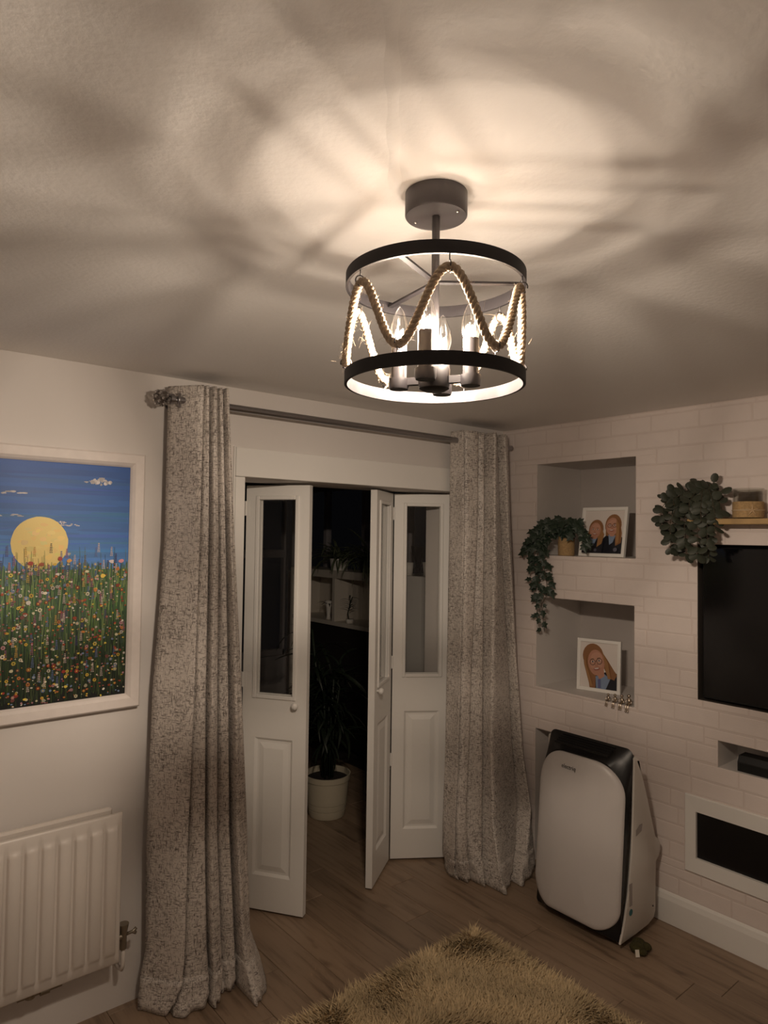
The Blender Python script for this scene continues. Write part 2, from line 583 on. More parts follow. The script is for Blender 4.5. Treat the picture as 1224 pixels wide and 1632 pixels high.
# ------------------------------------------------------------------ folding doors
def door_leaf(p0, p1, parent, z0=0.012, z1=2.010, knob=None, th=0.034, face=1):
    """leaf from p0 to p1 (plan points on the room face). face=1: room side lies to the right of p0->p1"""
    p0 = Vector((p0[0], p0[1], 0)); p1 = Vector((p1[0], p1[1], 0))
    L = (p1-p0).length
    t = (p1-p0).normalized()
    nv = Vector((t.y, -t.x, 0))*face        # toward the viewer
    def W(s, d, z):                         # d<0 = into the leaf
        return p0+t*s+nv*d+Vector((0, 0, z))
    def wbox(m, s0, s1, d0, d1, za, zb, ch=0.0):
        n = len(m.v)
        q = MB().box(s0, s1, d0, d1, za, zb, ch)
        m.add([W(*v) for v in q.v], q.f if face < 0 else [f[::-1] for f in q.f])
    gs0, gs1, gz0, gz1 = 0.070, L-0.070, 1.012, 1.946
    ps0, ps1, pz0, pz1 = 0.060, L-0.060, 0.170, 0.812
    e = 0.003
    m = MB()
    wbox(m, e, gs0, -th, 0, z0, z1); wbox(m, gs1, L-e, -th, 0, z0, z1)
    wbox(m, gs0, gs1, -th, 0, gz1, z1); wbox(m, gs0, gs1, -th, 0, pz1, gz0); wbox(m, gs0, gs1, -th, 0, z0, pz0)
    # short returns between the stile and the lower panel
    leaf = obj('door_leaf', m, MT['gloss_white'], parent)
    # lower raised panel: recessed field with bevel
    m = MB()
    for sd in (0, 1):
        dd = (0, -0.010, -0.003) if sd == 0 else (-th, -th+0.010, -th+0.003)
        rings = [(0.0, dd[0]), (0.012, dd[1]), (0.022, dd[1]), (0.048, dd[2])]
        loops = []
        for (ins, dp) in rings:
            s0, s1, a, b = gs0+ins-0.0001, gs1-ins+0.0001, pz0+ins, pz1-ins
            loops.append([W(s0, dp, a), W(s1, dp, a), W(s1, dp, b), W(s0, dp, b)])
        fs = []
        for i in range(3):
            for k_ in range(4):
                fs.append((i*4+k_, i*4+(k_+1) % 4, (i+1)*4+(k_+1) % 4, (i+1)*4+k_))
        fs.append((12, 13, 14, 15))
        m.add([p for l in loops for p in l], fs)
    obj('raised_panel', m, MT['gloss_white'], leaf)
    # glazing bead
    m = MB()
    for d0, d1 in ((-0.006, 0.007), (-th-0.007, -th+0.006)):
        bw = 0.015
        for (s0, s1, a, b) in ((gs0-bw, gs0+0.004, gz0-bw, gz1+bw), (gs1-0.004, gs1+bw, gz0-bw, gz1+bw), (gs0+0.004, gs1-0.004, gz1-0.004, gz1+bw), (gs0+0.004, gs1-0.004, gz0-bw, gz0+0.004)):
            wbox(m, s0, s1, min(d0, d1), max(d0, d1), a, b, 0.003)
    obj('glazing_bead', m, MT['gloss_white'], leaf)
    m = MB(); wbox(m, gs0, gs1, -th/2-0.002, -th/2+0.002, gz0, gz1)
    obj('glass_pane', m, MT['pane'], leaf)
    if knob is not None:
        m = MB()
        prof = [(0.0, 0.004), (0.007, 0.006), (0.006, 0.014), (0.011, 0.018), (0.016, 0.024), (0.017, 0.030), (0.014, 0.037), (0.007, 0.041), (0.0, 0.042)]
        vv = []
        n = 16
        for (r, dp) in prof:
            for i in range(n):
                a = 2*math.pi*i/n
                vv.append(W(knob[0]+r*math.cos(a), dp-0.004, knob[1]+r*math.sin(a)))
        m.add(vv, [(k_*n+i, k_*n+(i+1) % n, (k_+1)*n+(i+1) % n, (k_+1)*n+i) for k_ in range(len(prof)-1) for i in range(n)])
        obj('knob', m, MT['gloss_white'], leaf, True)
    return leaf, W

LL = 0.335
def fold(px, free, sgn):
    c = abs(free-px)/2
    j = (px+sgn*c, 0.05+math.sqrt(LL*LL-c*c))
    return j
d1 = root('door_1', (DX0, 0.05, 0), 'pair of folding white glazed door leaves next to the left curtain', 'door', kind='structure')
J1 = fold(DX0+0.004, -1.322, 1); F1 = (-1.322, 0.05)
leaf_b, W1 = door_leaf(J1, F1, d1, knob=(0.283, 0.978))
door_leaf((DX0+0.006, 0.062), (J1[0]-0.022, J1[1]+0.032), d1, face=1)
d2 = root('door_2', (DX1, 0.05, 0), 'pair of folding white glazed door leaves next to the right curtain', 'door', kind='structure')
F2 = (-0.917, 0.05)
J2 = fold(DX1-0.004, F2[0], -1)
leaf_d, W3 = door_leaf(J2, (DX1-0.004, 0.05), d2)
leaf_c, W2 = door_leaf((F2[0], F2[1]), (J2[0]-0.004, J2[1]), d2, knob=(0.042, 0.985), face=1)
def hinge(W, s, z, parent):
    m = MB()
    m.cyl(W(s, 0.003, z-0.035), W(s, 0.003, z+0.035), 0.0045, n=10)
    for sg in (-1, 1):
        q = MB().box(min(s, s+sg*0.02), max(s, s+sg*0.02), -0.001, 0.0015, z-0.035, z+0.035)
        m.add([W(*v) for v in q.v], [f[::-1] for f in q.f])
    obj('hinge', m, MT['gloss_white'], parent, 'auto')
for z in (1.90, 1.08, 0.55): hinge(W3, 0.002, z, leaf_d)
for z in (1.90, 1.08, 0.22): hinge(W1, 0.002, z, leaf_b)

# ------------------------------------------------------------------ room beyond the doors
mb = MB()
mb.box(CX1, CX1+0.1, WT, CY1, 0, 1.40)               # dwarf wall behind the shelving
mb.box(CX1, CX1+0.1, WT, CY1, 2.25, H)
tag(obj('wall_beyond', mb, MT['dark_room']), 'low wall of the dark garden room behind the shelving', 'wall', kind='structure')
tag(obj('wall_cupboard', MB().box(0.30, CX1, WT+0.001, 1.36, 0, 1.478, 0.003), MT['gloss_white']), 'solid white boxed-in low wall seen through the right door glass', 'wall', kind='structure')
mb = MB()
mb.box(CX0-0.1, CX1+0.1, CY1, CY1+0.1, 0, 0.55); mb.box(CX0-0.1, CX1+0.1, CY1, CY1+0.1, 2.25, H)
mb.box(CX0-0.1, CX0, WT, CY1, 0, 0.55); mb.box(CX0-0.1, CX0, WT, CY1, 2.25, H)
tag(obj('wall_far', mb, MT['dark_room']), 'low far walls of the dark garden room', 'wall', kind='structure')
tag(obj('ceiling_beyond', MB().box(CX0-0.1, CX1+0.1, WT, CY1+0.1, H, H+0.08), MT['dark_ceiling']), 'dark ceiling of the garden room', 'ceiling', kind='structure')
def window(name, axis, pos, a0, a1, z0, z1, nmull, label, rail=None):
    r = root(name, (pos, a0, z0) if axis == 'x' else (a0, pos, z0), label, 'window', kind='structure')
    def bx(m, s0, s1, za, zb, d):
        if axis == 'x': m.box(pos-d, pos+d, s0, s1, za, zb, 0.003)
        else: m.box(s0, s1, pos-d, pos+d, za, zb, 0.003)
    m = MB()
    bx(m, a0, a1, z0, z0+0.06, 0.03); bx(m, a0, a1, z1-0.06, z1, 0.03)
    for i in range(nmull+1):
        s = a0+(a1-a0)*i/nmull
        bx(m, max(a0, s-0.025), min(a1, s+0.025), z0, z1, 0.03)
    if rail: bx(m, a0, a1, rail[0], rail[1], 0.034)
    obj('window_frame', m, MT['dark_room'], r)
    for i in range(nmull):
        m = MB(); bx(m, a0+(a1-a0)*i/nmull+0.02, a0+(a1-a0)*(i+1)/nmull-0.02, z0+0.05, z1-0.05, 0.004)
        obj('glass_pane', m, MT['glass'], r)
window('window_1', 'x', CX1+0.05, 0.97, CY1-0.02, 1.40, 2.25, 4, 'dark night window above the shelving')
window('window_2', 'y', CY1+0.05, CX0+0.02, CX1-0.02, 0.55, 2.25, 4, 'dark night window at the far end of the garden room', (1.535, 1.615))
window('window_3', 'x', CX0-0.05, WT+0.02, CY1-0.02, 0.55, 2.25, 4, 'dark night side window of the garden room')

su = root('shelving_unit', (0.45, 1.95, 0), 'low white cube shelving unit with plants on top, beyond the doors', 'shelf')
for (nm, b_) in (('top_board', (0.295, 0.60, 1.37, 2.75, 1.405, 1.470)), ('shelf_board', (0.295, 0.60, 1.37, 2.75, 1.005, 1.040)),
                 ('side_board', (0.295, 0.60, 2.75, 2.785, 0, 1.47)),
                 ('divider', (0.295, 0.595, 2.085, 2.125, 1.04, 1.405)), ('back_board', (0.60, 0.615, 1.37, 2.785, 1.005, 1.47))):
    obj(nm, MB().box(*b_, 0.002), MT['unit_white'], su)

obj('unlit_space_block', MB().box(0.33, 0.60, 1.372, 2.748, 0.0, 1.004, 0.003), plain('unlit_space_black', (0.018, 0.015, 0.014), 0.6), su)  # near-black block added in place of the unlit space under the shelf
def strap_leaf_mesh(name, L, wd, bend, mat, n=6):
    m = MB(); rows = []
    for i in range(n+1):
        t = i/n
        a = bend*t
        x = L*(math.sin(a)/bend if bend else t); z = L*((1-math.cos(a))/bend if bend else 0)
        ww = wd*(math.sin(math.pi*min(1, 0.15+0.85*t))**0.7 if t < 1 else 0.0)*0.5+0.0004
        rows.append([(x, -ww, -z+ww*0.5), (x, 0, -z), (x, ww, -z+ww*0.5)])
    m.grid(rows)
    return m.mesh(name, mat, True)
def frame_mat(pos, az, el, tw=0.0, sc=1.0):
    return Matrix.Translation(pos) @ Matrix.Rotation(az, 4, 'Z') @ Matrix.Rotation(-el, 4, 'Y') @ Matrix.Rotation(tw, 4, 'X') @ Matrix.Scale(sc, 4)

sp_mesh = [strap_leaf_mesh('leaf', 0.34, 0.020, b, MT['leaf_spider']) for b in (1.1, 1.7, 2.3)]
def spider_plant(x, y, z, pr, ph, label, pot, nleaf, seed):
    rg = random.Random(seed)
    r = root('spider_plant', (x, y, z), label, 'plant', 'spider plants on the shelving unit')
    p = obj('pot', MB().lathe([(0.0, z), (pr*0.85, z), (pr, z+ph), (pr*0.9, z+ph), (pr*0.88, z+ph-0.015), (0, z+ph-0.015)], x, y, 20), pot, r, 'auto')
    for i in range(nleaf):
        inst('leaf', sp_mesh[rg.randrange(3)], r, frame_mat((rg.uniform(-.02, .02), rg.uniform(-.02, .02), ph-0.01), rg.uniform(R(65), R(295)), rg.uniform(0.35, 1.35), rg.uniform(-.4, .4), rg.uniform(0.7, 1.25)))
spider_plant(0.385, 2.15, 1.470, 0.085, 0.10, 'spider plant in a white pot on the far end of the shelving', MT['pot_white'], 46, 3)
spider_plant(0.385, 1.74, 1.470, 0.075, 0.09, 'spider plant in a dark pot on the near end of the shelving', MT['pot_dark'], 46, 5)
# long runner hanging from the near spider plant
m = MB()
vz = root('bud_vase', (0.35, 2.25, 1.04), 'slim white bud vase with green sprigs on the middle shelf', 'vase')
obj('vase_body', MB().lathe([(0, 1.04), (0.022, 1.04), (0.016, 1.07), (0.022, 1.14), (0.034, 1.20), (0.030, 1.20), (0.0, 1.12)], 0.35, 2.25, 18), MT['pot_white'], vz, True)
lf = strap_leaf_mesh('leaf', 0.12, 0.014, 1.2, MT['leaf_dark'])
for i in range(9):
    inst('leaf', lf, vz, frame_mat((0, 0, 0.12), i*0.7, 1.0-0.06*i, 0, 1.0))
sg = root('plant_cutting', (0.34, 1.93, 1.04), 'single spindly plant cutting standing on the middle shelf', 'plant')
obj('stem', MB().tube([(0.34, 1.93, 1.041), (0.335, 1.95, 1.12), (0.34, 1.92, 1.22), (0.345, 1.90, 1.26)], 0.004, 6), MT['leaf_dark'], sg, True)
obj('pot', MB().lathe([(0, 1.04), (0.03, 1.04), (0.034, 1.075), (0.0, 1.07)], 0.34, 1.93, 16), MT['pot_white'], sg, True)
for i in range(10):
    inst('leaf', lf, sg, frame_mat((0, 0.0, 0.10+0.012*i), i*2.2, 0.7, 0, 0.8))
# ornaments on the boxed-in wall top, behind the right door glass
g = root('glass_vase', (0.36, 1.12, 1.478), 'tall flared clear glass vase behind the right door glass', 'vase')
obj('vase_body', MB().lathe([(0, 1.479), (0.04, 1.479), (0.022, 1.50), (0.028, 1.56), (0.055, 1.70), (0.052, 1.70), (0.024, 1.56), (0.0, 1.51)], 0.36, 1.12, 20), MT['jar_glass'], g, True)
for i, (yy, h_) in enumerate(((1.21, 0.095), (1.10, 0.10))):
    t_ = root('ceramic_tumbler', (0.315 + 0.02*i, yy, 1.478), ['small pale ceramic tumbler further left behind the right door glass', 'small pale ceramic tumbler further right behind the right door glass'][i], 'tumbler', 'tumblers on the low wall')
    xx = 0.345 if i == 0 else 0.44
    t_.location.x = xx
    obj('tumbler_body', MB().lathe([(0, 1.4785), (0.030, 1.4785), (0.040, 1.478+h_), (0.036, 1.478+h_), (0.027, 1.49), (0, 1.49)], xx, yy, 18), MT['pot_white'], t_, True)

# floor plant in a cream pot
px, py = -0.548, 0.965
pr = root('floor_plant', (px, py, 0), 'tall dark leafy plant in a ribbed cream pot on the floor between the doors', 'plant')
prof = [(0, 0.002), (0.112, 0.002), (0.118, 0.02), (0.121, 0.048), (0.116, 0.050), (0.122, 0.053), (0.126, 0.085), (0.121, 0.087), (0.127, 0.090), (0.139, 0.225), (0.145, 0.228), (0.148, 0.262), (0.140, 0.262), (0.136, 0.225), (0, 0.222)]
obj('pot', MB().lathe(prof, px, py, 36), MT['pot_cream'], pr, 'auto')
obj('soil', MB().lathe([(0.0, 0.232), (0.137, 0.226)], px, py, 24), MT['soil'], pr)
rg = random.Random(11)
for i in range(7):
    a = i*0.9; hh = rg.uniform(0.55, 0.98)
    ex, ey = px+0.12*math.cos(a)*hh, py+0.12*math.sin(a)*hh
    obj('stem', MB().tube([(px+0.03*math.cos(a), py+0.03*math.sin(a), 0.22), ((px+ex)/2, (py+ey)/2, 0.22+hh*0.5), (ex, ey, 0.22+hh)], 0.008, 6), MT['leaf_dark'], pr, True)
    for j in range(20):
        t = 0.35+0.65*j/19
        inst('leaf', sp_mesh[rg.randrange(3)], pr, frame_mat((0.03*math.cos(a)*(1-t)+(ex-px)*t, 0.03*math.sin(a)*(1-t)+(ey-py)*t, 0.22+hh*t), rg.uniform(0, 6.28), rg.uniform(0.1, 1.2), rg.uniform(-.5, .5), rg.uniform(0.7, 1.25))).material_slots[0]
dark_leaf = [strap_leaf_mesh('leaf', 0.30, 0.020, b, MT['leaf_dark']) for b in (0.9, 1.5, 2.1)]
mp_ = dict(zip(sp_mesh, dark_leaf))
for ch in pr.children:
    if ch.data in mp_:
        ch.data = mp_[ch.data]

# ------------------------------------------------------------------ curtain pole
pole = root('curtain_pole', (-1.2, -0.10, 2.296), 'grey metal curtain pole with a crystal ball finial above the doors', 'curtain pole')
PZ = 2.293
obj('rod', MB().cyl((-2.07, -0.10, PZ), (-0.05, -0.10, PZ-0.004), 0.0150, n=20), MT['rod'], pole, 'auto')
m = MB()
rg = random.Random(2)
obj('finial_collar', MB().cyl((-2.075, -0.10, PZ), (-2.062, -0.10, PZ), 0.021, n=20), MT['rod'], pole, 'auto')
ball = obj('finial_ball', MB().sphere((-2.108, -0.10, PZ), 0.031, 14, 9), thin_glass('finial_glass', (0.62, 0.60, 0.585), 1.5, 0.05), pole, True)
for i in range(26):
    ga = i*2.399963; zz = 1-2*(i+0.5)/26; rr = math.sqrt(1-zz*zz)
    m.sphere((-2.108+0.030*rr*math.cos(ga), -0.10+0.030*rr*math.sin(ga), PZ+0.030*zz), 0.0065, 6, 4)
obj('crystal_beads', m, MT['crystal'], ball)
for x in (-2.03, -0.08):
    m = MB()
    m.cyl((x, 0.0, PZ), (x, -0.008, PZ), 0.028, n=18); m.cyl((x, -0.006, PZ), (x, -0.10, PZ), 0.008, n=12)
    obj('bracket', m, MT['rod'], pole, 'auto')

# ------------------------------------------------------------------ curtains
def curtain(name, levels, label, eyelets, flip_edge=None):
    """levels: list of (z, [(x,y) control points]) from top to bottom"""
    secs = []
    for (z, pts) in levels:
        secs.append((z, catmull(pts, 5)))
    zs = [s[0] for s in secs]
    cols = len(secs[0][1])
    rows = []
    NR = 110
    for r_ in range(NR+1):
        t = r_/NR
        z = zs[0]+(zs[-1]-zs[0])*t
        i = 0
        while i < len(zs)-2 and z < zs[i+1]:
            i += 1
        u = (zs[i]-z)/(zs[i]-zs[i+1])
        u = max(0, min(1, u))
        row = []
        for c in range(cols):
            def g(k_): 
                k_ = max(0, min(len(secs)-1, k_)); return secs[k_][1][c]
            a, b, d3, e = g(i-1), g(i), g(i+1), g(i+2)
            us = u
            x = b[0]+(d3[0]-b[0])*us; y = b[1]+(d3[1]-b[1])*us
            wob = 0.0022*math.sin(c*0.55+z*7.0)*math.sin(z*3.1+c*0.21)
            low = max(0.0, (0.25-z)/0.25)
            cr = low*low*0.007*(math.sin(c*1.1+z*60)+math.sin(c*0.37-z*95))
            row.append((x+wob*0.4, min(y+wob+cr, -0.012), max(z+low*0.0, 0.004)))
        rows.append(row)
    m = MB().grid(rows)
    ox = sum(p[0] for p in rows[-1])/cols
    r = root(name, (ox, -0.12, 0), label, 'curtain', 'pair of velvet curtains')
    o = obj('curtain_panel', m, MT['curtain'], r, True)
    md = o.modifiers.new('thickness', 'SOLIDIFY'); md.thickness = 0.0025; md.offset = 0
    # stitched hem: slightly thicker turned-up band at the floor
    hem = MB().grid([[(p[0], p[1]-0.002, p[2]) for p in rows[k_]] for k_ in range(NR-5, NR+1)])
    h = obj('hem', hem, MT['curtain'], o, True)
    md = h.modifiers.new('thickness', 'SOLIDIFY'); md.thickness = 0.003; md.offset = 0
    for (ex, ey, ang) in eyelets:
        mm = MB(); n = 22
        pts = []
        for i in range(n):
            a = 2*math.pi*i/n
            pts.append((ex+0.024*math.cos(a)*math.cos(ang), ey+0.024*math.cos(a)*math.sin(ang), PZ+0.024*math.sin(a)))
        mm.tube(pts, 0.0055, 8, closed=True)
        obj('eyelet', mm, MT['rod'], r, True)
    return r

def zig(left, tips, yv, end, slopes=(0.008,)*5):
    pts = [left]
    for i, t in enumerate(tips):
        pts.append(t)
        if i < len(tips)-1:
            n = tips[i+1]
            w_ = n[0]-t[0]
            g_ = min(0.020, 0.007+0.16*w_)
            pts.append((t[0]+0.003, t[1]+0.045))
            pts.append((t[0]+0.003, yv))
            pts.append((t[0]+g_, yv))
            sl = slopes[i+1]*min(1.0, w_/0.06)
            pts.append((t[0]+g_+0.001, n[1]+sl+0.04))
            pts.append((t[0]+g_+0.004, n[1]+sl))
            pts.append(((t[0]+g_+n[0])/2, n[1]+sl*0.5-0.006))
    pts.append(end)
    return pts
LV = [
 (2.352, (-2.060, -0.045), [(-1.974, -.165), (-1.946, -.165), (-1.914, -.165), (-1.890, -.165), (-1.866, -.165)], -0.045, (-1.850, -0.05)),
 (1.753, (-2.063, -0.050), [(-1.980, -.170), (-1.937, -.170), (-1.894, -.168), (-1.863, -.165), (-1.823, -.160)], -0.045, (-1.800, -0.05)),
 (1.170, (-2.096, -0.050), [(-1.990, -.172), (-1.936, -.172), (-1.887, -.170), (-1.840, -.168), (-1.781, -.165)], -0.045, (-1.755, -0.05)),
 (0.610, (-2.104, -0.050), [(-2.004, -.175), (-1.928, -.175), (-1.876, -.172), (-1.823, -.170), (-1.745, -.170)], -0.045, (-1.720, -0.06)),
 (0.200, (-2.100, -0.052), [(-2.006, -.175), (-1.914, -.180), (-1.854, -.180), (-1.796, -.175), (-1.726, -.175)], -0.045, (-1.695, -0.08)),
 (0.100, (-2.118, -0.054), [(-2.012, -.172), (-1.908, -.190), (-1.852, -.190), (-1.790, -.180), (-1.712, -.200)], -0.05, (-1.668, -0.12)),
 (0.004, (-2.130, -0.070), [(-2.060, -.170), (-1.925, -.215), (-1.868, -.212), (-1.800, -.190), (-1.722, -.290)], -0.075, (-1.665, -0.20)),
]
curtain('curtain', [(z, zig(l, t, yv, e, (0, 0.022, -0.016, 0.026, -0.03))) for z, l, t, yv, e in LV], 'silver-grey crushed velvet curtain hanging between the painting and the doors',
        [(-2.035, -0.10, R(62)), (-1.965, -0.10, R(105)), (-1.93, -0.10, R(75)), (-1.895, -0.10, R(105))])
RV = [
 (2.340, (-0.480, -0.045), [(-0.500, -.150), (-0.396, -.160), (-0.345, -.155), (-0.250, -.160), (-0.155, -.155)], -0.055, (-0.110, -0.06)),
 (1.763, (-0.480, -0.050), [(-0.500, -.160), (-0.403, -.165), (-0.344, -.160), (-0.211, -.165), (-0.118, -.155)], -0.055, (-0.080, -0.06)),
 (1.090, (-0.490, -0.050), [(-0.514, -.160), (-0.438, -.165), (-0.350, -.165), (-0.146, -.165), (-0.072, -.160)], -0.060, (-0.040, -0.08)),
 (0.610, (-0.500, -0.050), [(-0.526, -.160), (-0.460, -.170), (-0.354, -.170), (-0.110, -.170), (-0.034, -.178)], -0.065, (-0.022, -0.10)),
 (0.300, (-0.520, -0.050), [(-0.545, -.160), (-0.478, -.175), (-0.362, -.180), (-0.090, -.190), (-0.032, -.225)], -0.075, (-0.022, -0.14)),
 (0.130, (-0.520, -0.050), [(-0.535, -.150), (-0.470, -.180), (-0.400, -.215), (-0.180, -.255), (-0.050, -.270)], -0.09, (-0.024, -0.18)),
 (0.004, (-0.490, -0.050), [(-0.500, -.110), (-0.455, -.180), (-0.440, -.268), (-0.310, -.325), (-0.120, -.335)], -0.13, (-0.030, -0.22)),
]
curtain('curtain', [(z, zig(l, t, yv, e, (0, 0.012, 0.03, -0.055, -0.045))) for z, l, t, yv, e in RV], 'silver-grey crushed velvet curtain hanging in the corner beside the brick wall',
        [(-0.487, -0.10, R(80)), (-0.37, -0.10, R(105)), (-0.30, -0.10, R(75)), (-0.20, -0.10, R(100))])

# ------------------------------------------------------------------ painting
PX0, PX1, PZ0, PZ1 = -3.085, -2.188, 1.168, 2.025
pt = root('painting', ((PX0+PX1)/2, 0, PZ0), 'framed painting of a yellow moon over a wildflower meadow', 'painting')
FWD = 0.052
m = MB()
prof = [(0.0, -0.001), (0.0, -0.026), (0.006, -0.032), (0.036, -0.030), (0.046, -0.022), (0.052, -0.014), (0.052, -0.001)]
def framerail(m, corners):
    pass
loops = []
for (ins, dp) in prof:
    a0, a1, b0, b1 = PX0-FWD+ins, PX1+FWD-ins, PZ0-FWD+ins, PZ1+FWD-ins
    loops.append([(a0, dp, b0), (a1, dp, b0), (a1, dp, b1), (a0, dp, b1)])
fs = []
for i in range(len(prof)-1):
    for k_ in range(4):
        fs.append((i*4+k_, (i+1)*4+k_, (i+1)*4+(k_+1) % 4, i*4+(k_+1) % 4))
m.add([p for l in loops for p in l], [f[::-1] for f in fs])
obj('picture_frame', m, MT['frame_wood_white'], pt)
cv = MB()
NZ = 40; NX = 40
rg = random.Random(21)
def lerp(a, b, t): return tuple(x+(y-x)*t for x, y in zip(a, b))
skyt, skyb = (0.016, 0.085, 0.33), (0.075, 0.23, 0.55)
HZ = PZ0+0.47          # top of the meadow
for j in range(NZ):
    for i in range(NX):
        za, zb = PZ0+(PZ1-PZ0)*j/NZ, PZ0+(PZ1-PZ0)*(j+1)/NZ
        xa, xb = PX0+(PX1-PX0)*i/NX, PX0+(PX1-PX0)*(i+1)/NX
        zc = (za+zb)/2
        if zc > HZ:
            t = (zc-HZ)/(PZ1-HZ)
            c = lerp(skyb, skyt, t**0.7)
            kk = 1+0.10*math.sin(j*2.3+math.sin(i*0.35)*0.8)
            c = tuple(x*kk for x in c)
        else:
            t = (zc-PZ0)/(HZ-PZ0)
            c = lerp((0.004, 0.005, 0.006), (0.075, 0.17, 0.06), t**1.3)
        cv.add([(xa, -0.010, za), (xb, -0.010, za), (xb, -0.010, zb), (xa, -0.010, zb)], [(0, 1, 2, 3)], c)
canvas = obj('canvas', cv, MT['paint'], pt)
ly = [0.0102]
def blob(m, x, z, rx, rz, col, n=10, jit=0.0, a0=0.0):
    ly[0] += 0.0000004
    vv = [(x, -ly[0], z)]
    for i in range(n):
        a = a0+2*math.pi*i/n
        q = 1+rg.uniform(-jit, jit)
        X = min(max(x+rx*q*math.cos(a), PX0), PX1); Z = min(max(z+rz*q*math.sin(a), PZ0), PZ1)
        vv.append((X, -ly[0], Z))
    m.add(vv, [(0, 1+i, 1+(i+1) % n) for i in range(n)], col)
pm = MB()
# brushed sky streaks and small clouds
for i in range(70):
    z = rg.uniform(HZ, PZ1-0.01); x = rg.uniform(PX0, PX1)
    t = (z-HZ)/(PZ1-HZ)
    c = tuple(v*rg.uniform(0.85, 1.22) for v in lerp(skyb, skyt, t**0.7))
    blob(pm, x, z, rg.uniform(0.08, 0.22), rg.uniform(0.003, 0.008), c, 12, 0.2)
def cloud(x, z, w_, h_, n):
    for i in range(n):
        t = rg.uniform(-1, 1)
        b = rg.uniform(0.35, 0.75)
        blob(pm, x+t*w_, z+rg.uniform(-1, 1)*h_*(1-abs(t)), w_*rg.uniform(0.1, 0.25), h_*rg.uniform(0.2, 0.45), (b*0.88, b*0.84, b*0.84), 9, 0.25)
cloud(-2.295, 1.963, 0.035, 0.016, 26); cloud(-2.335, 1.960, 0.03, 0.006, 8)
cloud(-2.395, 1.800, 0.035, 0.005, 12); cloud(-2.43, 1.808, 0.02, 0.007, 10); cloud(-2.60, 1.91, 0.05, 0.008, 10); cloud(-2.59, 1.83, 0.05, 0.006, 10)
cloud(-2.415, 1.70, 0.03, 0.014, 8)
moon = (-2.497, 1.735)
blob(pm, moon[0], moon[1], 0.093, 0.094, (0.80, 0.62, 0.22), 40, 0.008)
for i in range(40):
    a = rg.uniform(0, 6.28); q = math.sqrt(rg.random())*0.075
    blob(pm, moon[0]+q*math.cos(a), moon[1]+q*math.sin(a), rg.uniform(0.006, 0.016), rg.uniform(0.004, 0.010), tuple(v*rg.uniform(0.88, 1.1) for v in (0.80, 0.62, 0.23)), 8, 0.3)
for xx in (-2.80, -2.93): cloud(xx, 1.9, 0.04, 0.01, 10)
def stroke(m, x0, z0, x1, z1, w_, col):
    ly[0] += 0.0000004
    x0 = min(max(x0, PX0+w_), PX1-w_); x1 = min(max(x1, PX0+w_), PX1-w_)
    z0 = max(z0, PZ0)
    m.add([(x0-w_, -ly[0], z0), (x0+w_, -ly[0], z0), (x1+w_*0.4, -ly[0], z1), (x1-w_*0.4, -ly[0], z1)], [(0, 1, 2, 3)], col)
greens = [(0.15, 0.27, 0.06), (0.05, 0.15, 0.045), (0.24, 0.34, 0.12), (0.03, 0.09, 0.03), (0.09, 0.15, 0.10), (0.02, 0.05, 0.02)]
for i in range(2600):
    x = rg.uniform(PX0, PX1); z0 = PZ0+rg.random()**1.3*(HZ-PZ0-0.04); ln = rg.uniform(0.06, 0.16)
    z1 = min(z0+ln, HZ+rg.uniform(-0.015, 0.03))
    t = (z1-PZ0)/(HZ-PZ0)
    c = tuple(v*(0.10+0.95*max(0, t-0.1)**1.3) for v in greens[rg.randrange(6)])
    stroke(pm, x, z0, x+rg.uniform(-0.012, 0.012), z1, rg.uniform(0.0008, 0.0022), c)
for i in range(520):
    x = rg.uniform(PX0, PX1); q = rg.uniform(0.5, 1.1)
    stroke(pm, x, HZ-rg.uniform(0.02, 0.06), x+rg.uniform(-0.006, 0.006), HZ+rg.random()**2*0.032, rg.uniform(0.0010, 0.0026), tuple(v*q for v in greens[rg.randrange(5)]))
for i in range(70):
    x = rg.uniform(PX0, PX1); z0 = HZ-0.12
    stroke(pm, x, z0, x+rg.uniform(-0.012, 0.012), HZ+rg.uniform(0.01, 0.085), 0.0011, tuple(v*0.6 for v in greens[rg.randrange(6)]))
fcol = [(0.75, 0.50, 0.06), (0.80, 0.62, 0.10), (0.42, 0.05, 0.03), (0.36, 0.06, 0.02), (0.62, 0.22, 0.05), (0.80, 0.72, 0.55), (0.75, 0.70, 0.62), (0.55, 0.28, 0.30), (0.20, 0.28, 0.45), (0.30, 0.10, 0.08), (0.65, 0.60, 0.40)]
for i in range(230):   # lupin / delphinium spikes
    x = rg.uniform(PX0+0.01, PX1-0.01); z = PZ0+0.04+rg.random()**0.8*(HZ+0.03-PZ0)
    c = [(0.05, 0.04, 0.14), (0.30, 0.10, 0.18), (0.55, 0.45, 0.40), (0.10, 0.14, 0.30), (0.12, 0.10, 0.06), (0.50, 0.30, 0.06)][rg.randrange(6)]
    for k_ in range(6):
        for s_ in (-1, 1):
            blob(pm, x+s_*0.0028*(1-k_/7), z+k_*0.006, 0.0027, 0.0020, c, 5, 0.2)
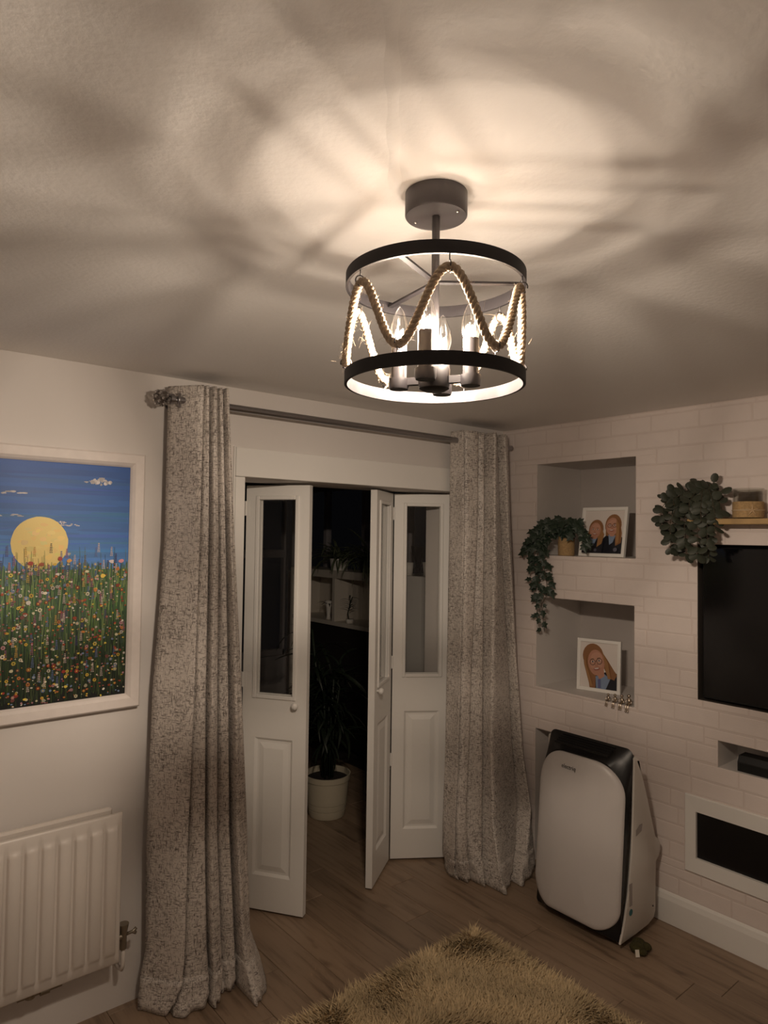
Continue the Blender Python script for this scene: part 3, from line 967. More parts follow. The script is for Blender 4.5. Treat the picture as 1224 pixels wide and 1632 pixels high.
for i in range(1700):
    x = rg.uniform(PX0+0.006, PX1-0.006); z = PZ0+0.004+rg.random()*(HZ+0.02-PZ0)
    t = (z-PZ0)/(HZ-PZ0)
    s_ = rg.uniform(0.0018, 0.0050) if rg.random() < 0.86 else rg.uniform(0.0055, 0.0080)
    c = fcol[rg.randrange(len(fcol))]
    q = rg.uniform(0.5, 1.0)
    c = tuple(v*q for v in c)
    if s_ > 0.0048 and rg.random() < 0.7:
        for k_ in range(6):
            a = k_*math.pi/3+i
            blob(pm, x+s_*0.62*math.cos(a), z+s_*0.62*math.sin(a), s_*0.42, s_*0.42, c, 6)
        blob(pm, x, z, s_*0.36, s_*0.36, (0.04, 0.02, 0.01) if c[0] > 0.4 else (0.7, 0.5, 0.1), 6)
    else:
        blob(pm, x, z, s_, s_*rg.uniform(0.6, 1.0), c, 7, 0.2)
for (x, z, c) in ((-2.525, 1.664, (0.40, 0.05, 0.03)), (-2.43, 1.680, (0.40, 0.05, 0.03)), (-2.40, 1.672, (0.7, 0.35, 0.08)), (-2.492, 1.66, (0.35, 0.08, 0.03)), (-2.28, 1.615, (0.8, 0.55, 0.08)), (-2.215, 1.67, (0.7, 0.3, 0.35)), (-2.25, 1.668, (0.7, 0.6, 0.6))):
    stroke(pm, x, z-0.08, x, z, 0.001, (0.03, 0.05, 0.02)); blob(pm, x, z, 0.009, 0.007, c, 9, 0.25)
tag(obj('brushwork', pm, MT['paint'], canvas), kind='stuff')

# ------------------------------------------------------------------ radiator
RX1, RX0, RZ0, RZ1 = -2.214, -3.32, 0.222, 0.756
rd = root('radiator', ((RX0+RX1)/2, -0.06, 0.22), 'white ribbed panel radiator under the painting', 'radiator')
def rad_panel(yf, yb, x0, x1, z0, z1, sgn):
    m = MB()
    pit = 0.0525
    nrib = int((x1-x0-0.03)/pit)
    xs = []
    # front skin as a height field with vertical flutes
    cols_ = [x0, x0+0.004]
    xx = x1-0.018
    fl = []
    for k_ in range(nrib):
        c = xx-pit*(k_+0.5)+0.006
        fl.append(c)
    pts = []
    for c in fl[::-1]:
        for dx in (-0.0225, -0.0185, -0.0155, 0.0155, 0.0185, 0.0225):
            pts.append((c+dx, 1 if abs(dx) < 0.016 else (0.75 if abs(dx) < 0.019 else 0.0)))
    xs = [(x0, 0.0, 1)]+[(x0+0.004, 0.0, 0)]+[(p[0], p[1], 0) for p in pts]+[(x1-0.004, 0.0, 0), (x1, 0.0, 1)]
    zs_ = [(z0, 0, 1), (z0+0.006, 0, 0), (z0+0.030, 0, 0), (z0+0.042, 0.55, 0), (z0+0.055, 1, 0), (z1-0.058, 1, 0), (z1-0.046, 0.55, 0), (z1-0.034, 0, 0), (z1-0.006, 0, 0), (z1, 0, 1)]
    rows = []
    for (z, fz, ez) in zs_:
        rows.append([(x, yf-sgn*0.014*fx*fz+sgn*0.005*max(ex, ez), z) for (x, fx, ex) in xs])
    m.grid(rows)
    # rim returning to the back
    n = len(xs)
    m.add([(x0, yf+sgn*0.005, z0), (x1, yf+sgn*0.005, z0), (x1, yf+sgn*0.005, z1), (x0, yf+sgn*0.005, z1), (x0, yb, z0), (x1, yb, z0), (x1, yb, z1), (x0, yb, z1)],
          [(0, 1, 5, 4), (1, 2, 6, 5), (2, 3, 7, 6), (3, 0, 4, 7), (4, 5, 6, 7)])
    return m
obj('front_panel', rad_panel(-0.104, -0.088, RX0, RX1, RZ0, RZ1, 1), MT['radiator'], rd, 'auto')
obj('rear_panel', MB().box(RX0+0.02, RX1-0.022, -0.060, -0.034, RZ0+0.005, RZ1+0.012, 0.008), MT['radiator'], rd)
m = MB()
for k_ in range(24):
    xx = RX0+0.05+k_*(RX1-RX0-0.1)/23
    m.box(xx-0.002, xx+0.002, -0.089, -0.053, RZ0+0.06, RZ1-0.05)
obj('convector_fins', m, MT['radiator'], rd)
m = MB()
m.cyl((RX1-0.01, -0.075, RZ0+0.075), (RX1+0.022, -0.075, RZ0+0.075), 0.011, n=12)
m.tube([(RX1+0.022, -0.075, RZ0+0.03), (RX1+0.022, -0.075, RZ0+0.09)], [0.012, 0.012], 12)
m.tube([(RX1+0.022, -0.075, RZ0+0.088), (RX1+0.022, -0.075, RZ0+0.120)], [0.013, 0.019], 12)
v_ = obj('valve', m, MT['brass'], rd, 'auto')
m = MB()
m.tube([(RX1+0.03, -0.075, RZ0+0.078), (RX1+0.055, -0.08, RZ0+0.083), (RX1+0.068, -0.08, RZ0+0.092)], 0.006, 8)
m.tube([(RX1+0.053, -0.08, RZ0+0.083), (RX1+0.066, -0.08, RZ0+0.074)], 0.006, 8)
obj('valve_lever', m, MT['brass'], v_, True)
m = MB()
m.tube([(RX1+0.022, -0.075, RZ0+0.035), (RX1+0.022, -0.075, RZ0-0.03), (RX1+0.020, -0.072, RZ0-0.045), (RX1+0.018, -0.04, RZ0-0.05), (RX1+0.018, -0.001, RZ0-0.05)], 0.0078, 10)
obj('feed_pipe', m, MT['radiator'], rd, True)
m = MB()
m.cyl((-2.50, -0.07, RZ0+0.004), (-2.50, -0.07, RZ0-0.022), 0.016, n=12)
m.tube([(-2.54, -0.07, RZ0-0.012), (-2.40, -0.07, RZ0-0.012)], 0.010, 10)
m.cyl((-2.47, -0.07, RZ0-0.012), (-2.44, -0.07, RZ0-0.012), 0.016, n=8)
obj('pipe_union', m, MT['brass'], rd, 'auto')

# ------------------------------------------------------------------ ceiling lamp
LX, LY = -2.2622, -1.7563
near = Vector((CAM.x-LX, CAM.y-LY, 0)).normalized()      # only a fixed bearing used to orient the fitting
near = Vector((-0.6936, -0.7204, 0)).normalized()
side = Vector((0.7204, -0.6936, 0)).normalized()
def LP(phi, r, z):
    a = R(phi)
    v = near*math.cos(a)*r+side*math.sin(a)*r
    return Vector((LX+v.x, LY+v.y, z))
lamp = root('ceiling_lamp', (LX, LY, H), 'dark metal drum ceiling lamp with looped rope and four candle bulbs', 'ceiling lamp')
rose = obj('ceiling_rose', MB().lathe([(0.0, H-0.0005), (0.0565, H-0.0005), (0.0565, H-0.040), (0.0545, H-0.0425), (0.052, H-0.041), (0.0, H-0.040)], LX, LY, 48), MT['dark_metal'], lamp, 'auto')
for ph in (62, -118):
    p = LP(ph, 0.043, H-0.041)
    obj('screw', MB().sphere(p, 0.0035, 10, 6), MT['chrome'], rose, True)
obj('stem_rod', MB().cyl((LX, LY, H-0.041), (LX, LY, 2.07), 0.0072, n=18), MT['dark_metal'], lamp, 'auto')
ZT, ZB, RR = 2.2363, 2.0606, 0.1590
for (nm, zc) in (('top_ring', ZT), ('bottom_ring', ZB)):
    hh = 0.0110
    obj(nm, MB().lathe([(RR+0.0025, zc-hh), (RR+0.0025, zc+hh), (RR-0.0025, zc+hh), (RR-0.0025, zc-hh), (RR+0.0025, zc-hh)], LX, LY, 96), MT['ring_metal'], lamp, 'auto')
for ph in (335, 95, 215):
    a = LP(ph, 0.0, ZT+0.002); b = LP(ph, RR-0.001, ZT+0.002)
    t = (b-a).normalized(); nn = Vector((-t.y, t.x, 0))
    m = MB(); zz = Vector((0, 0, 0.002))
    vv = [a-nn*0.0055-zz, a+nn*0.0055-zz, a+nn*0.0055+zz, a-nn*0.0055+zz, b-nn*0.0055-zz, b+nn*0.0055-zz, b+nn*0.0055+zz, b-nn*0.0055+zz]
    m.add(vv, [(0, 1, 2, 3), (7, 6, 5, 4), (0, 4, 5, 1), (1, 5, 6, 2), (2, 6, 7, 3), (3, 7, 4, 0)])
    obj('spoke', m, MT['ring_metal'], lamp)
hub = obj('hub', MB().lathe([(0, 2.041), (0.020, 2.041), (0.027, 2.045), (0.028, 2.050), (0.028, 2.080), (0.024, 2.086), (0.0, 2.087)], LX, LY, 32), MT['ring_metal'], lamp, 'auto')
BR = 0.066
# made-up bulb profile: brightest downward, cut upward so the ceiling clips less
IES = bpy.data.texts.new('tuned_bulb.ies')
va = [5*i for i in range(37)]
def cd_at(a):
    t = [(0, 80), (30, 90), (60, 100), (72, 96), (82, 78), (90, 60), (98, 47), (105, 32), (115, 13), (125, 7.6), (140, 4.8), (160, 3.4), (180, 2.6)]
    for (a0, c0), (a1, c1) in zip(t, t[1:]):
        if a <= a1:
            return c0+(c1-c0)*(a-a0)/(a1-a0)
cdl = [cd_at(a) for a in va]
IES.write('IESNA:LM-63-1995\n[TEST] candle bulb\nTILT=NONE\n1 1000 1.0 37 1 1 2 0.0 0.0 0.0\n1.0 1.0 0.0\n'
          + ' '.join('%d' % a for a in va)+'\n0\n'+' '.join('%.3f' % c for c in cdl)+'\n')
for k_ in range(4):
    ph = -13+90*k_
    c = LP(ph, BR, 0)
    a = LP(ph, 0.02, 2.060); b = LP(ph, BR, 2.060)
    t = (b-a).normalized(); nn = Vector((-t.y, t.x, 0))
    m = MB(); zz = Vector((0, 0, 0.0065))
    vv = [a-nn*0.006-zz, a+nn*0.006-zz, a+nn*0.006+zz, a-nn*0.006+zz, b-nn*0.006-zz, b+nn*0.006-zz, b+nn*0.006+zz, b-nn*0.006+zz]
    m.add(vv, [(0, 1, 2, 3), (7, 6, 5, 4), (0, 4, 5, 1), (1, 5, 6, 2), (2, 6, 7, 3), (3, 7, 4, 0)])
    arm = obj('arm', m, MT['ring_metal'], lamp)
    obj('candle_sleeve', MB().lathe([(0, 2.047), (0.017, 2.047), (0.0185, 2.052), (0.0185, 2.066), (0.0138, 2.067), (0.0138, 2.131), (0.0125, 2.131), (0.0120, 2.122), (0.0, 2.122)], c.x, c.y, 24), MT['ring_metal'], arm, 'auto')
    prof = [(0.0095, 2.122), (0.0105, 2.128), (0.0140, 2.136), (0.0168, 2.146), (0.0172, 2.153), (0.0160, 2.164), (0.0130, 2.177), (0.0085, 2.188), (0.0040, 2.196), (0.0015, 2.199), (0.0003, 2.1995)]
    bulb = obj('bulb', MB().lathe(prof, c.x, c.y, 20), MT['bulb_glass'], lamp, True)
    m = MB()
    for q in range(4):
        aa = q*math.pi/2+0.4
        x_, y_ = c.x+0.0085*math.cos(aa), c.y+0.0085*math.sin(aa)
        m.cyl((x_, y_, 2.137), (x_-0.002*math.cos(aa), y_-0.002*math.sin(aa), 2.158), 0.0008, n=8)
    obj('filament', m, MT['filament'], bulb, True)
    ld = bpy.data.lights.new('bulb_light', 'POINT')
    ld.energy = BULB_WATTS
    ld.color = (1.0, 0.83, 0.665)
    ld.shadow_soft_size = 0.0075
    ld.use_nodes = True
    lnt = ld.node_tree
    em = next(n_ for n_ in lnt.nodes if n_.type == 'EMISSION')
    ies = lnt.nodes.new('ShaderNodeTexIES')
    ies.mode = 'INTERNAL'
    ies.ies = IES
    lnt.links.new(ies.outputs[0], em.inputs['Strength'])
    lo_ = bpy.data.objects.new('bulb_light', ld)
    COL.objects.link(lo_)
    lo_.parent = bulb
    lo_.location = Vector((c.x, c.y, 2.1515))-wloc(bulb)
    m = MB().cyl((c.x, c.y, 2.122), (c.x, c.y, 2.137), 0.004, 0.0028, n=8)
    m.cyl((c.x, c.y, 2.166), (c.x, c.y, 2.178), 0.0012, n=6)
    obj('filament_support', m, MT['chrome'], bulb, 'auto')

# rope: three twisted strands looping between the rings, cut at both ends at the back
def rope_c(ph):
    return LP(ph, RR-0.002+0.003*math.sin(R(ph)*3.1), 2.146+0.0595*math.cos(R((ph-8)*6)))
P0, P1 = -144.0, 164.0
path = []
N = 1500
for i in range(N+1):
    path.append(rope_c(P0+(P1-P0)*i/N))
m = MB()
cum = [0.0]
for i in range(N): cum.append(cum[-1]+(path[i+1]-path[i]).length)
strands = [[], [], []]
for i in range(N+1):
    t = (path[min(i+1, N)]-path[max(i-1, 0)]).normalized()
    rad = Vector((path[i].x-LX, path[i].y-LY, 0)).normalized()
    n1 = (rad-t*rad.dot(t)).normalized(); n2 = t.cross(n1)
    for s_ in range(3):
        a = 2*math.pi*(cum[i]/0.026)+s_*2*math.pi/3
        strands[s_].append(path[i]+(n1*math.cos(a)+n2*math.sin(a))*0.0036)
for s_ in range(3):
    m.tube(strands[s_], 0.0041, 6)
rope = obj('rope', m, MT['rope'], lamp, True)
m = MB(); rg = random.Random(4)
for i in range(1100):
    k_ = rg.randrange(2, N-2)
    if rg.random() < 0.08: k_ = rg.choice([rg.randrange(0, 12), N-rg.randrange(0, 12)])
    p = path[k_]; t = (path[min(k_+1, N)]-path[max(k_-1, 0)]).normalized()
    o1 = t.orthogonal().normalized(); o2 = t.cross(o1)
    a = rg.uniform(0, 6.28); d = (o1*math.cos(a)+o2*math.sin(a))
    L_ = rg.uniform(0.004, 0.012) if rg.random() < 0.93 else rg.uniform(0.015, 0.03)
    q0 = p+d*0.0062; q1 = q0+(d*0.6+t*rg.uniform(-1, 1))*L_*0.6; q2 = q1+(d*rg.uniform(0, 0.8)+t*rg.uniform(-1, 1)+Vector((0, 0, rg.uniform(-.4, .4))))*L_*0.5
    m.tube([q0, q1, q2], [0.00016, 0.00013, 0.00006], 3, False)
tag(obj('rope_fibres', m, MT['rope'], rope), kind='stuff')
for k_ in range(6):
    ph = 8+60*k_
    for (pp, top) in ((ph, True), (ph+30, False)):
        if (pp-8) % 360 == 180 and top:
            continue
        m = MB(); pts = []
        base = LP(pp, RR, 2.146+(0.0595 if top else -0.0595))
        t = (LP(pp+1, RR, 0)-LP(pp-1, RR, 0)).normalized()
        rad = Vector((base.x-LX, base.y-LY, 0)).normalized()
        for i in range(15):
            a = -0.3+i*2*math.pi*0.9/14
            pts.append(base+(rad*math.cos(a)+Vector((0, 0, 1))*math.sin(a))*0.0095+t*0.002*i/14)
        m.tube(pts, 0.0011, 5)
        m.tube([base+Vector((0, 0, 0.009 if top else -0.009)), LP(pp, RR, (ZT-0.010) if top else (ZB+0.010))], 0.0011, 5)
        obj('hook', m, MT['dark_metal'], lamp, True)

# ------------------------------------------------------------------ television, soundbar, fire
tv = root('television', (0.05, -1.79, 1.06), 'flat black television recessed in the brick wall', 'television')
obj('bezel', MB().box(0.012, 0.085, -2.412, -1.170, 1.062, 1.744, 0.004), MT['tv_bezel'], tv)
obj('screen', MB().box(0.0105, 0.014, -2.406, -1.176, 1.072, 1.740), MT['screen'], tv)
obj('wall_mount', MB().box(0.085, 0.101, -2.0, -1.6, 1.25, 1.55), MT['black_matt'], tv)
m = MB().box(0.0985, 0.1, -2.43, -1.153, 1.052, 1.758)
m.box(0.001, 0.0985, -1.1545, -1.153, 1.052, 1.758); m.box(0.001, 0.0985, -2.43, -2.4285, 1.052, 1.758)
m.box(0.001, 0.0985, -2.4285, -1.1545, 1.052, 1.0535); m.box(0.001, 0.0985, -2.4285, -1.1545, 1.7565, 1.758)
obj('tv_recess_lining', m, plain('dark_recess_brown', (0.06, 0.05, 0.043), 0.7), wall_right)  # thin dark sheets cover the recess sides and back
m = MB()
yy = [-2.25, -1.318]
pf = [(0.02, 0.773), (0.02, 0.812), (0.035, 0.838), (0.10, 0.838), (0.10, 0.773)]
m.add([(x, yy[0], z) for x, z in pf]+[(x, yy[1]+(0.0 if 0.01 < 1 else 0), z) for x, z in pf], [tuple(range(5)), tuple(range(9, 4, -1))]+[(i, 5+i, 5+(i+1) % 5, (i+1) % 5) for i in range(5)])
sb = root('soundbar', (0.06, -1.78, 0.772), 'black soundbar in the narrow recess under the television', 'soundbar')
obj('cabinet', m, MT['black_matt'], sb)
obj('grille', MB().box(0.0185, 0.0199, -2.24, -1.326, 0.777, 0.808, 0.0005), plain('speaker_cloth', (0.006, 0.006, 0.006), 0.9, bscale=900, bstr=0.5), sb)
fr = root('electric_fire', (0.03, -1.79, 0.27), 'wall-set electric fire with a wide white surround and black glass', 'fireplace')
m = MB()
oy0, oy1, oz0, oz1 = -2.487, -1.098, 0.274, 0.618
iy0, iy1, iz0, iz1 = -2.437, -1.148, 0.341, 0.549
lo = []
for (y0, y1, z0, z1, x) in ((oy0, oy1, oz0, oz1, 0.0), (oy0, oy1, oz0, oz1, -0.010), (oy0+0.003, oy1-0.003, oz0+0.003, oz1-0.003, -0.013), (iy0, iy1, iz0, iz1, -0.011), (iy0, iy1, iz0, iz1, 0.03)):
    lo.append([(x, y0, z0), (x, y1, z0), (x, y1, z1), (x, y0, z1)])
m.add([p for l in lo for p in l], [(i*4+k_, (i+1)*4+k_, (i+1)*4+(k_+1) % 4, i*4+(k_+1) % 4) for i in range(4) for k_ in range(4)])
obj('surround', m, MT['gloss_white'], fr)
obj('firebox', MB().box(0.03, 0.15, iy0-0.02, iy1+0.02, iz0-0.02, iz1+0.02), MT['black_matt'], fr)
obj('glass_front', MB().box(0.004, 0.008, iy0, iy1, iz0, iz1), MT['black_gloss'], fr)

# ------------------------------------------------------------------ portable air conditioner
ac = root('air_conditioner', (-0.24, -0.765, 0), 'white and black portable air conditioner standing in front of the lowest recess', 'air conditioner')
YL, YR = -0.535, -1.0
def ac_front(z):      # leading edge of the side shells
    t = [(0.017, -0.386), (0.10, -0.352), (0.22, -0.318), (0.39, -0.292), (0.60, -0.279), (0.816, -0.270), (0.86, -0.268)]
    for (a, xa), (b, xb) in zip(t, t[1:]):
        if z <= b:
            return xa+(xb-xa)*max(0, (z-a))/(b-a)
    return t[-1][1]
fr_ = [(ac_front(z), z) for z in (0.030, 0.06, 0.10, 0.16, 0.22, 0.30, 0.39, 0.50, 0.60, 0.70, 0.785, 0.80)]
fr_[0] = (-0.384, 0.026)
bk = [(-0.262, 0.806), (-0.215, 0.728), (-0.173, 0.631), (-0.135, 0.530), (-0.103, 0.445), (-0.090, 0.41), (-0.062, 0.39), (-0.045, 0.365), (-0.044, 0.335), (-0.062, 0.312), (-0.085, 0.295), (-0.090, 0.20), (-0.092, 0.075), (-0.105, 0.048), (-0.150, 0.034), (-0.26, 0.028)]
outline = fr_+bk
n = len(outline)
m = MB()
cx_, cz_ = -0.2, 0.4
def ins(p, d):
    v = Vector((p[0]-cx_, p[1]-cz_)); l = v.length
    v = v*(l-d)/l
    return (cx_+v.x, cz_+v.y)
def ac_slab(m, y0, y1, ol):
    n = len(ol)
    sg_ = 1 if y1 < y0 else -1
    bv = min(0.010, abs(y0-y1)/3)
    secs = [(y0, bv), (y0-bv*0.4, bv*0.3), (y0-bv, 0.0), (y1+bv, 0.0), (y1+bv*0.4, bv*0.3), (y1, bv)]
    vv = []
    for (y, d) in secs:
        for p in ol:
            q = ins(p, d); vv.append((q[0], y, q[1]))
    ff = []
    for s_ in range(len(secs)-1):
        for i in range(n):
            j = (i+1) % n
            ff.append((s_*n+i, s_*n+j, (s_+1)*n+j, (s_+1)*n+i))
    ff.append(tuple(range(n))[::-1]); ff.append(tuple((len(secs)-1)*n+i for i in range(n)))
    m.add(vv, ff)
ac_slab(m, YR+0.010, YR, outline)
ac_slab(m, YL, YL-0.010, [(max(x, -0.335), z) for x, z in outline])
ac_slab(m, YL-0.008, YR+0.008, [(x+0.05, z*0.985) for x, z in fr_]+[(x+0.002, z*0.985) for x, z in bk])
obj('body_shell', m, MT['ac_side'], ac, 'auto')
# black fascia body: lofted from the shell edge to the panel outline
yc, hw = (YL+YR)/2, abs(YR-YL)/2
def rrect(hw_, z0, z1, rad_t, rad_b, n=9):
    pts = []
    for (cx, cz, a0, rd_) in ((hw_-rad_b, z0+rad_b, -90, rad_b), (hw_-rad_t, z1-rad_t, 0, rad_t), (-hw_+rad_t, z1-rad_t, 90, rad_t), (-hw_+rad_b, z0+rad_b, 180, rad_b)):
        for i in range(n):
            a = R(a0+90*i/(n-1))
            pts.append((cx+rd_*math.cos(a), cz+rd_*math.sin(a)))
    return pts
def panel_x(u, z, top=0.775, bot=0.05):
    """front surface: bulges in the middle, leans back toward the top"""
    t = (z-bot)/(top-bot)
    return -0.428+0.034*(t-0.5)+0.020*(t-0.35)**2*2+0.062*(abs(u)**2.3)+0.028*max(0, t-0.55)**1.5*3+0.02*max(0, 0.2-t)
oA = rrect(hw-0.009, 0.028, 0.834, 0.035, 0.02)
oB = rrect(hw-0.008, 0.034, 0.804, 0.085, 0.06)
oC = rrect(hw-0.008, 0.045, 0.778, 0.150, 0.090)
m = MB()
rows = []
rows.append([(ac_front(z)+0.004, yc+y, z) for y, z in oA])
rows.append([(ac_front(z)*0.55+(panel_x(y/hw, z)+0.012)*0.45, yc+y, z) for y, z in oB])
rows.append([(panel_x(y/hw, z)+0.010, yc+y, z) for y, z in oC])
rows.append([(panel_x(y/hw*0.8, z)+0.014, yc+y*0.8, 0.41+(z-0.41)*0.8) for y, z in oC])
m.grid(rows, None, True)
k0 = 3*len(oC); m.f.append(tuple(k0+i for i in range(len(oC)))); m.c.append(None)
bb = obj('black_fascia', m, MT['black_gloss'], ac, 'auto')
# top vent slats, dark on dark
m = MB()
for k_ in range(5):
    zz = 0.800+0.006*k_; xx = -0.345+0.016*k_
    m.box(xx, xx+0.004, yc-hw+0.09, yc+hw-0.09, zz-0.004, zz+0.006)
obj('vent_slats', m, MT['black_matt'], bb)
# white front panel
oP = rrect(hw-0.009, 0.058, 0.770, 0.150, 0.105, 14)
m = MB(); rows = []
for (sc_, dx) in ((1.0, 0.012), (1.0, 0.002), (0.985, -0.003), (0.93, -0.0045), (0.8, -0.005), (0.6, -0.005), (0.4, -0.005), (0.2, -0.005), (0.001, -0.005)):
    rows.append([(panel_x(y*sc_/hw, 0.414+(z-0.414)*sc_)+dx, yc+y*sc_, 0.414+(z-0.414)*sc_) for y, z in oP])
m.grid(rows, None, True)
panel = obj('front_panel', m, MT['ac_white'], ac, True)
# lettering
fc = bpy.data.curves.new('lettering', 'FONT')
fc.body = 'electriq'; fc.size = 0.026; fc.extrude = 0.0003; fc.align_x = 'CENTER'
tmp = bpy.data.objects.new('tmp_text', fc); COL.objects.link(tmp)
dg = bpy.context.evaluated_depsgraph_get()
me = bpy.data.meshes.new_from_object(tmp.evaluated_get(dg))
bpy.data.objects.remove(tmp); bpy.data.curves.remove(fc)
ly0, lz0 = yc+0.035, 0.706
for v in me.vertices:
    x, y, z = v.co
    Y = ly0-x; Z = lz0+y
    v.co = (panel_x((Y-yc)/hw, Z)-0.0056-z-ac.location.x, Y-ac.location.y, Z)
me.materials.clear(); me.materials.append(MT['ink'])
lt = bpy.data.objects.new('logo_lettering', me); COL.objects.link(lt); lt.parent = panel
# side details on the right flank
obj('carry_recess', MB().add([(-0.262, YR-0.0012, 0.455), (-0.215, YR-0.0012, 0.468), (-0.208, YR-0.0012, 0.500), (-0.232, YR-0.0012, 0.500), (-0.262, YR-0.0012, 0.482)], [(0, 1, 2, 3, 4)]), MT['ac_grey'], ac)
obj('rating_label', MB().box(-0.315, -0.292, YR-0.001, YR+0.001, 0.165, 0.262), MT['ac_grey'], ac)
m = MB()
m.add([(-0.303+0.0145*math.cos(a*math.pi/10), YR-0.001, 0.138+0.0145*math.sin(a*math.pi/10)) for a in range(20)], [tuple(range(20))])
obj('round_sticker', m, MT['teal'], ac)
obj('drain_cap', MB().sphere((-0.115, YR, 0.105), 0.004, 8, 5), MT['black_matt'], ac)
for (x, y) in ((-0.33, YL-0.05), (-0.33, YR+0.05), (-0.14, YL-0.05), (-0.14, YR+0.05)):
    m = MB().cyl((x, y-0.010, 0.0155), (x, y+0.010, 0.0155), 0.0150, n=16)
    m.cyl((x, y, 0.02), (x, y, 0.04), 0.007, n=8)
    obj('castor', m, MT['black_matt'], ac, 'auto')
obj('base_tray', MB().box(-0.36, -0.11, YR+0.012, YL-0.012, 0.022, 0.034, 0.003), MT['black_matt'], ac)

# olive fabric lump with a tag on the floor by the air conditioner
ol = root('fabric_toy', (-0.335, -1.045, 0), 'small olive green fabric lump with a white tag on the floor', 'soft toy')
m = MB(); rg = random.Random(9)
for (dx, dy, dz, r_, sc_) in ((0.0, 0.0, 0.018, 0.032, (1.2, 1.0, 0.6)), (0.03, -0.02, 0.016, 0.026, (1, 1, 0.6)), (0.045, 0.02, 0.014, 0.024, (1, 1.2, 0.55)), (-0.01, -0.028, 0.012, 0.020, (1.1, 1, 0.6))):
    m.sphere((-0.325+dx, -1.045+dy, dz+0.0015), r_, 14, 8, sc_)
o = obj('fabric_body', m, MT['olive'], ol, True)
obj('care_tag', MB().add([(-0.377, -1.067, 0.004), (-0.362, -1.077, 0.004), (-0.350, -1.066, 0.026), (-0.364, -1.056, 0.026), (-0.376, -1.066, 0.003), (-0.361, -1.076, 0.003), (-0.349, -1.065, 0.025), (-0.363, -1.055, 0.025)], [(0, 1, 2, 3), (7, 6, 5, 4), (0, 4, 5, 1), (1, 5, 6, 2), (2, 6, 7, 3), (3, 7, 4, 0)]), MT['tag'], ol)

# ------------------------------------------------------------------ shaggy rug
X0, X1, Y0, Y1 = -2.35, -0.80, -2.5, -0.53
rug = root('shaggy_rug', ((X0+X1)/2, (Y0+Y1)/2, 0), 'cream long-pile shaggy rug on the plank floor', 'rug')
obj('rug_backing', MB().box(X0, X1, Y0, Y1, 0.0005, 0.008, 0.003), MT['rug_base'], rug)
m = MB(); rg = random.Random(33)
V = []; F = []; CC = []
def tuft(x, y):
    h_ = rg.uniform(0.030, 0.058)
    g1 = math.sin(x*9.1+1.3*math.sin(y*7.3))+math.cos(y*8.3+1.7*math.sin(x*6.1))
    az = g1*1.6+rg.gauss(0, 0.7)
    lean = rg.uniform(0.25, 1.05)
    bx = 1 if x > X1-0.03 else (-1 if x < X0+0.03 else 0)
    by = 1 if y > Y1-0.03 else (-1 if y < Y0+0.03 else 0)
    dx, dy = math.cos(az), math.sin(az)
    if bx or by:
        dx += bx*1.2; dy += by*1.2; l = math.hypot(dx, dy); dx /= l; dy /= l
    px_, py_ = -dy, dx
    wd = rg.uniform(0.0016, 0.0030)
    a = 0.35*lean*h_; b = lean*h_
    q = rg.uniform(0.75, 1.1)+0.10*math.sin(x*21+y*13)
    col = (0.68*q, 0.53*q, 0.32*q)
    n0 = len(V)
    V.extend([(x-px_*wd, y-py_*wd, 0.006), (x+px_*wd, y+py_*wd, 0.006),
              (x+dx*a-px_*wd, y+dy*a-py_*wd, 0.006+h_*0.6), (x+dx*a+px_*wd, y+dy*a+py_*wd, 0.006+h_*0.6),
              (x+dx*b, y+dy*b, 0.006+h_*rg.uniform(0.75, 1.0))])
    F.extend([(n0, n0+1, n0+3, n0+2), (n0+2, n0+3, n0+4)])
    CC.extend([col, col])
for i in range(52000):
    tuft(rg.uniform(-1.85, X1), rg.uniform(-1.45, Y1))
for i in range(30000):
    x = rg.uniform(X0, X1); y = rg.uniform(Y0, Y1)
    if x > -1.85 and y > -1.45: continue
    tuft(x, y)
m.v = V; m.f = F; m.c = CC
tag(obj('pile', m, MT['rug'], rug), kind='stuff')

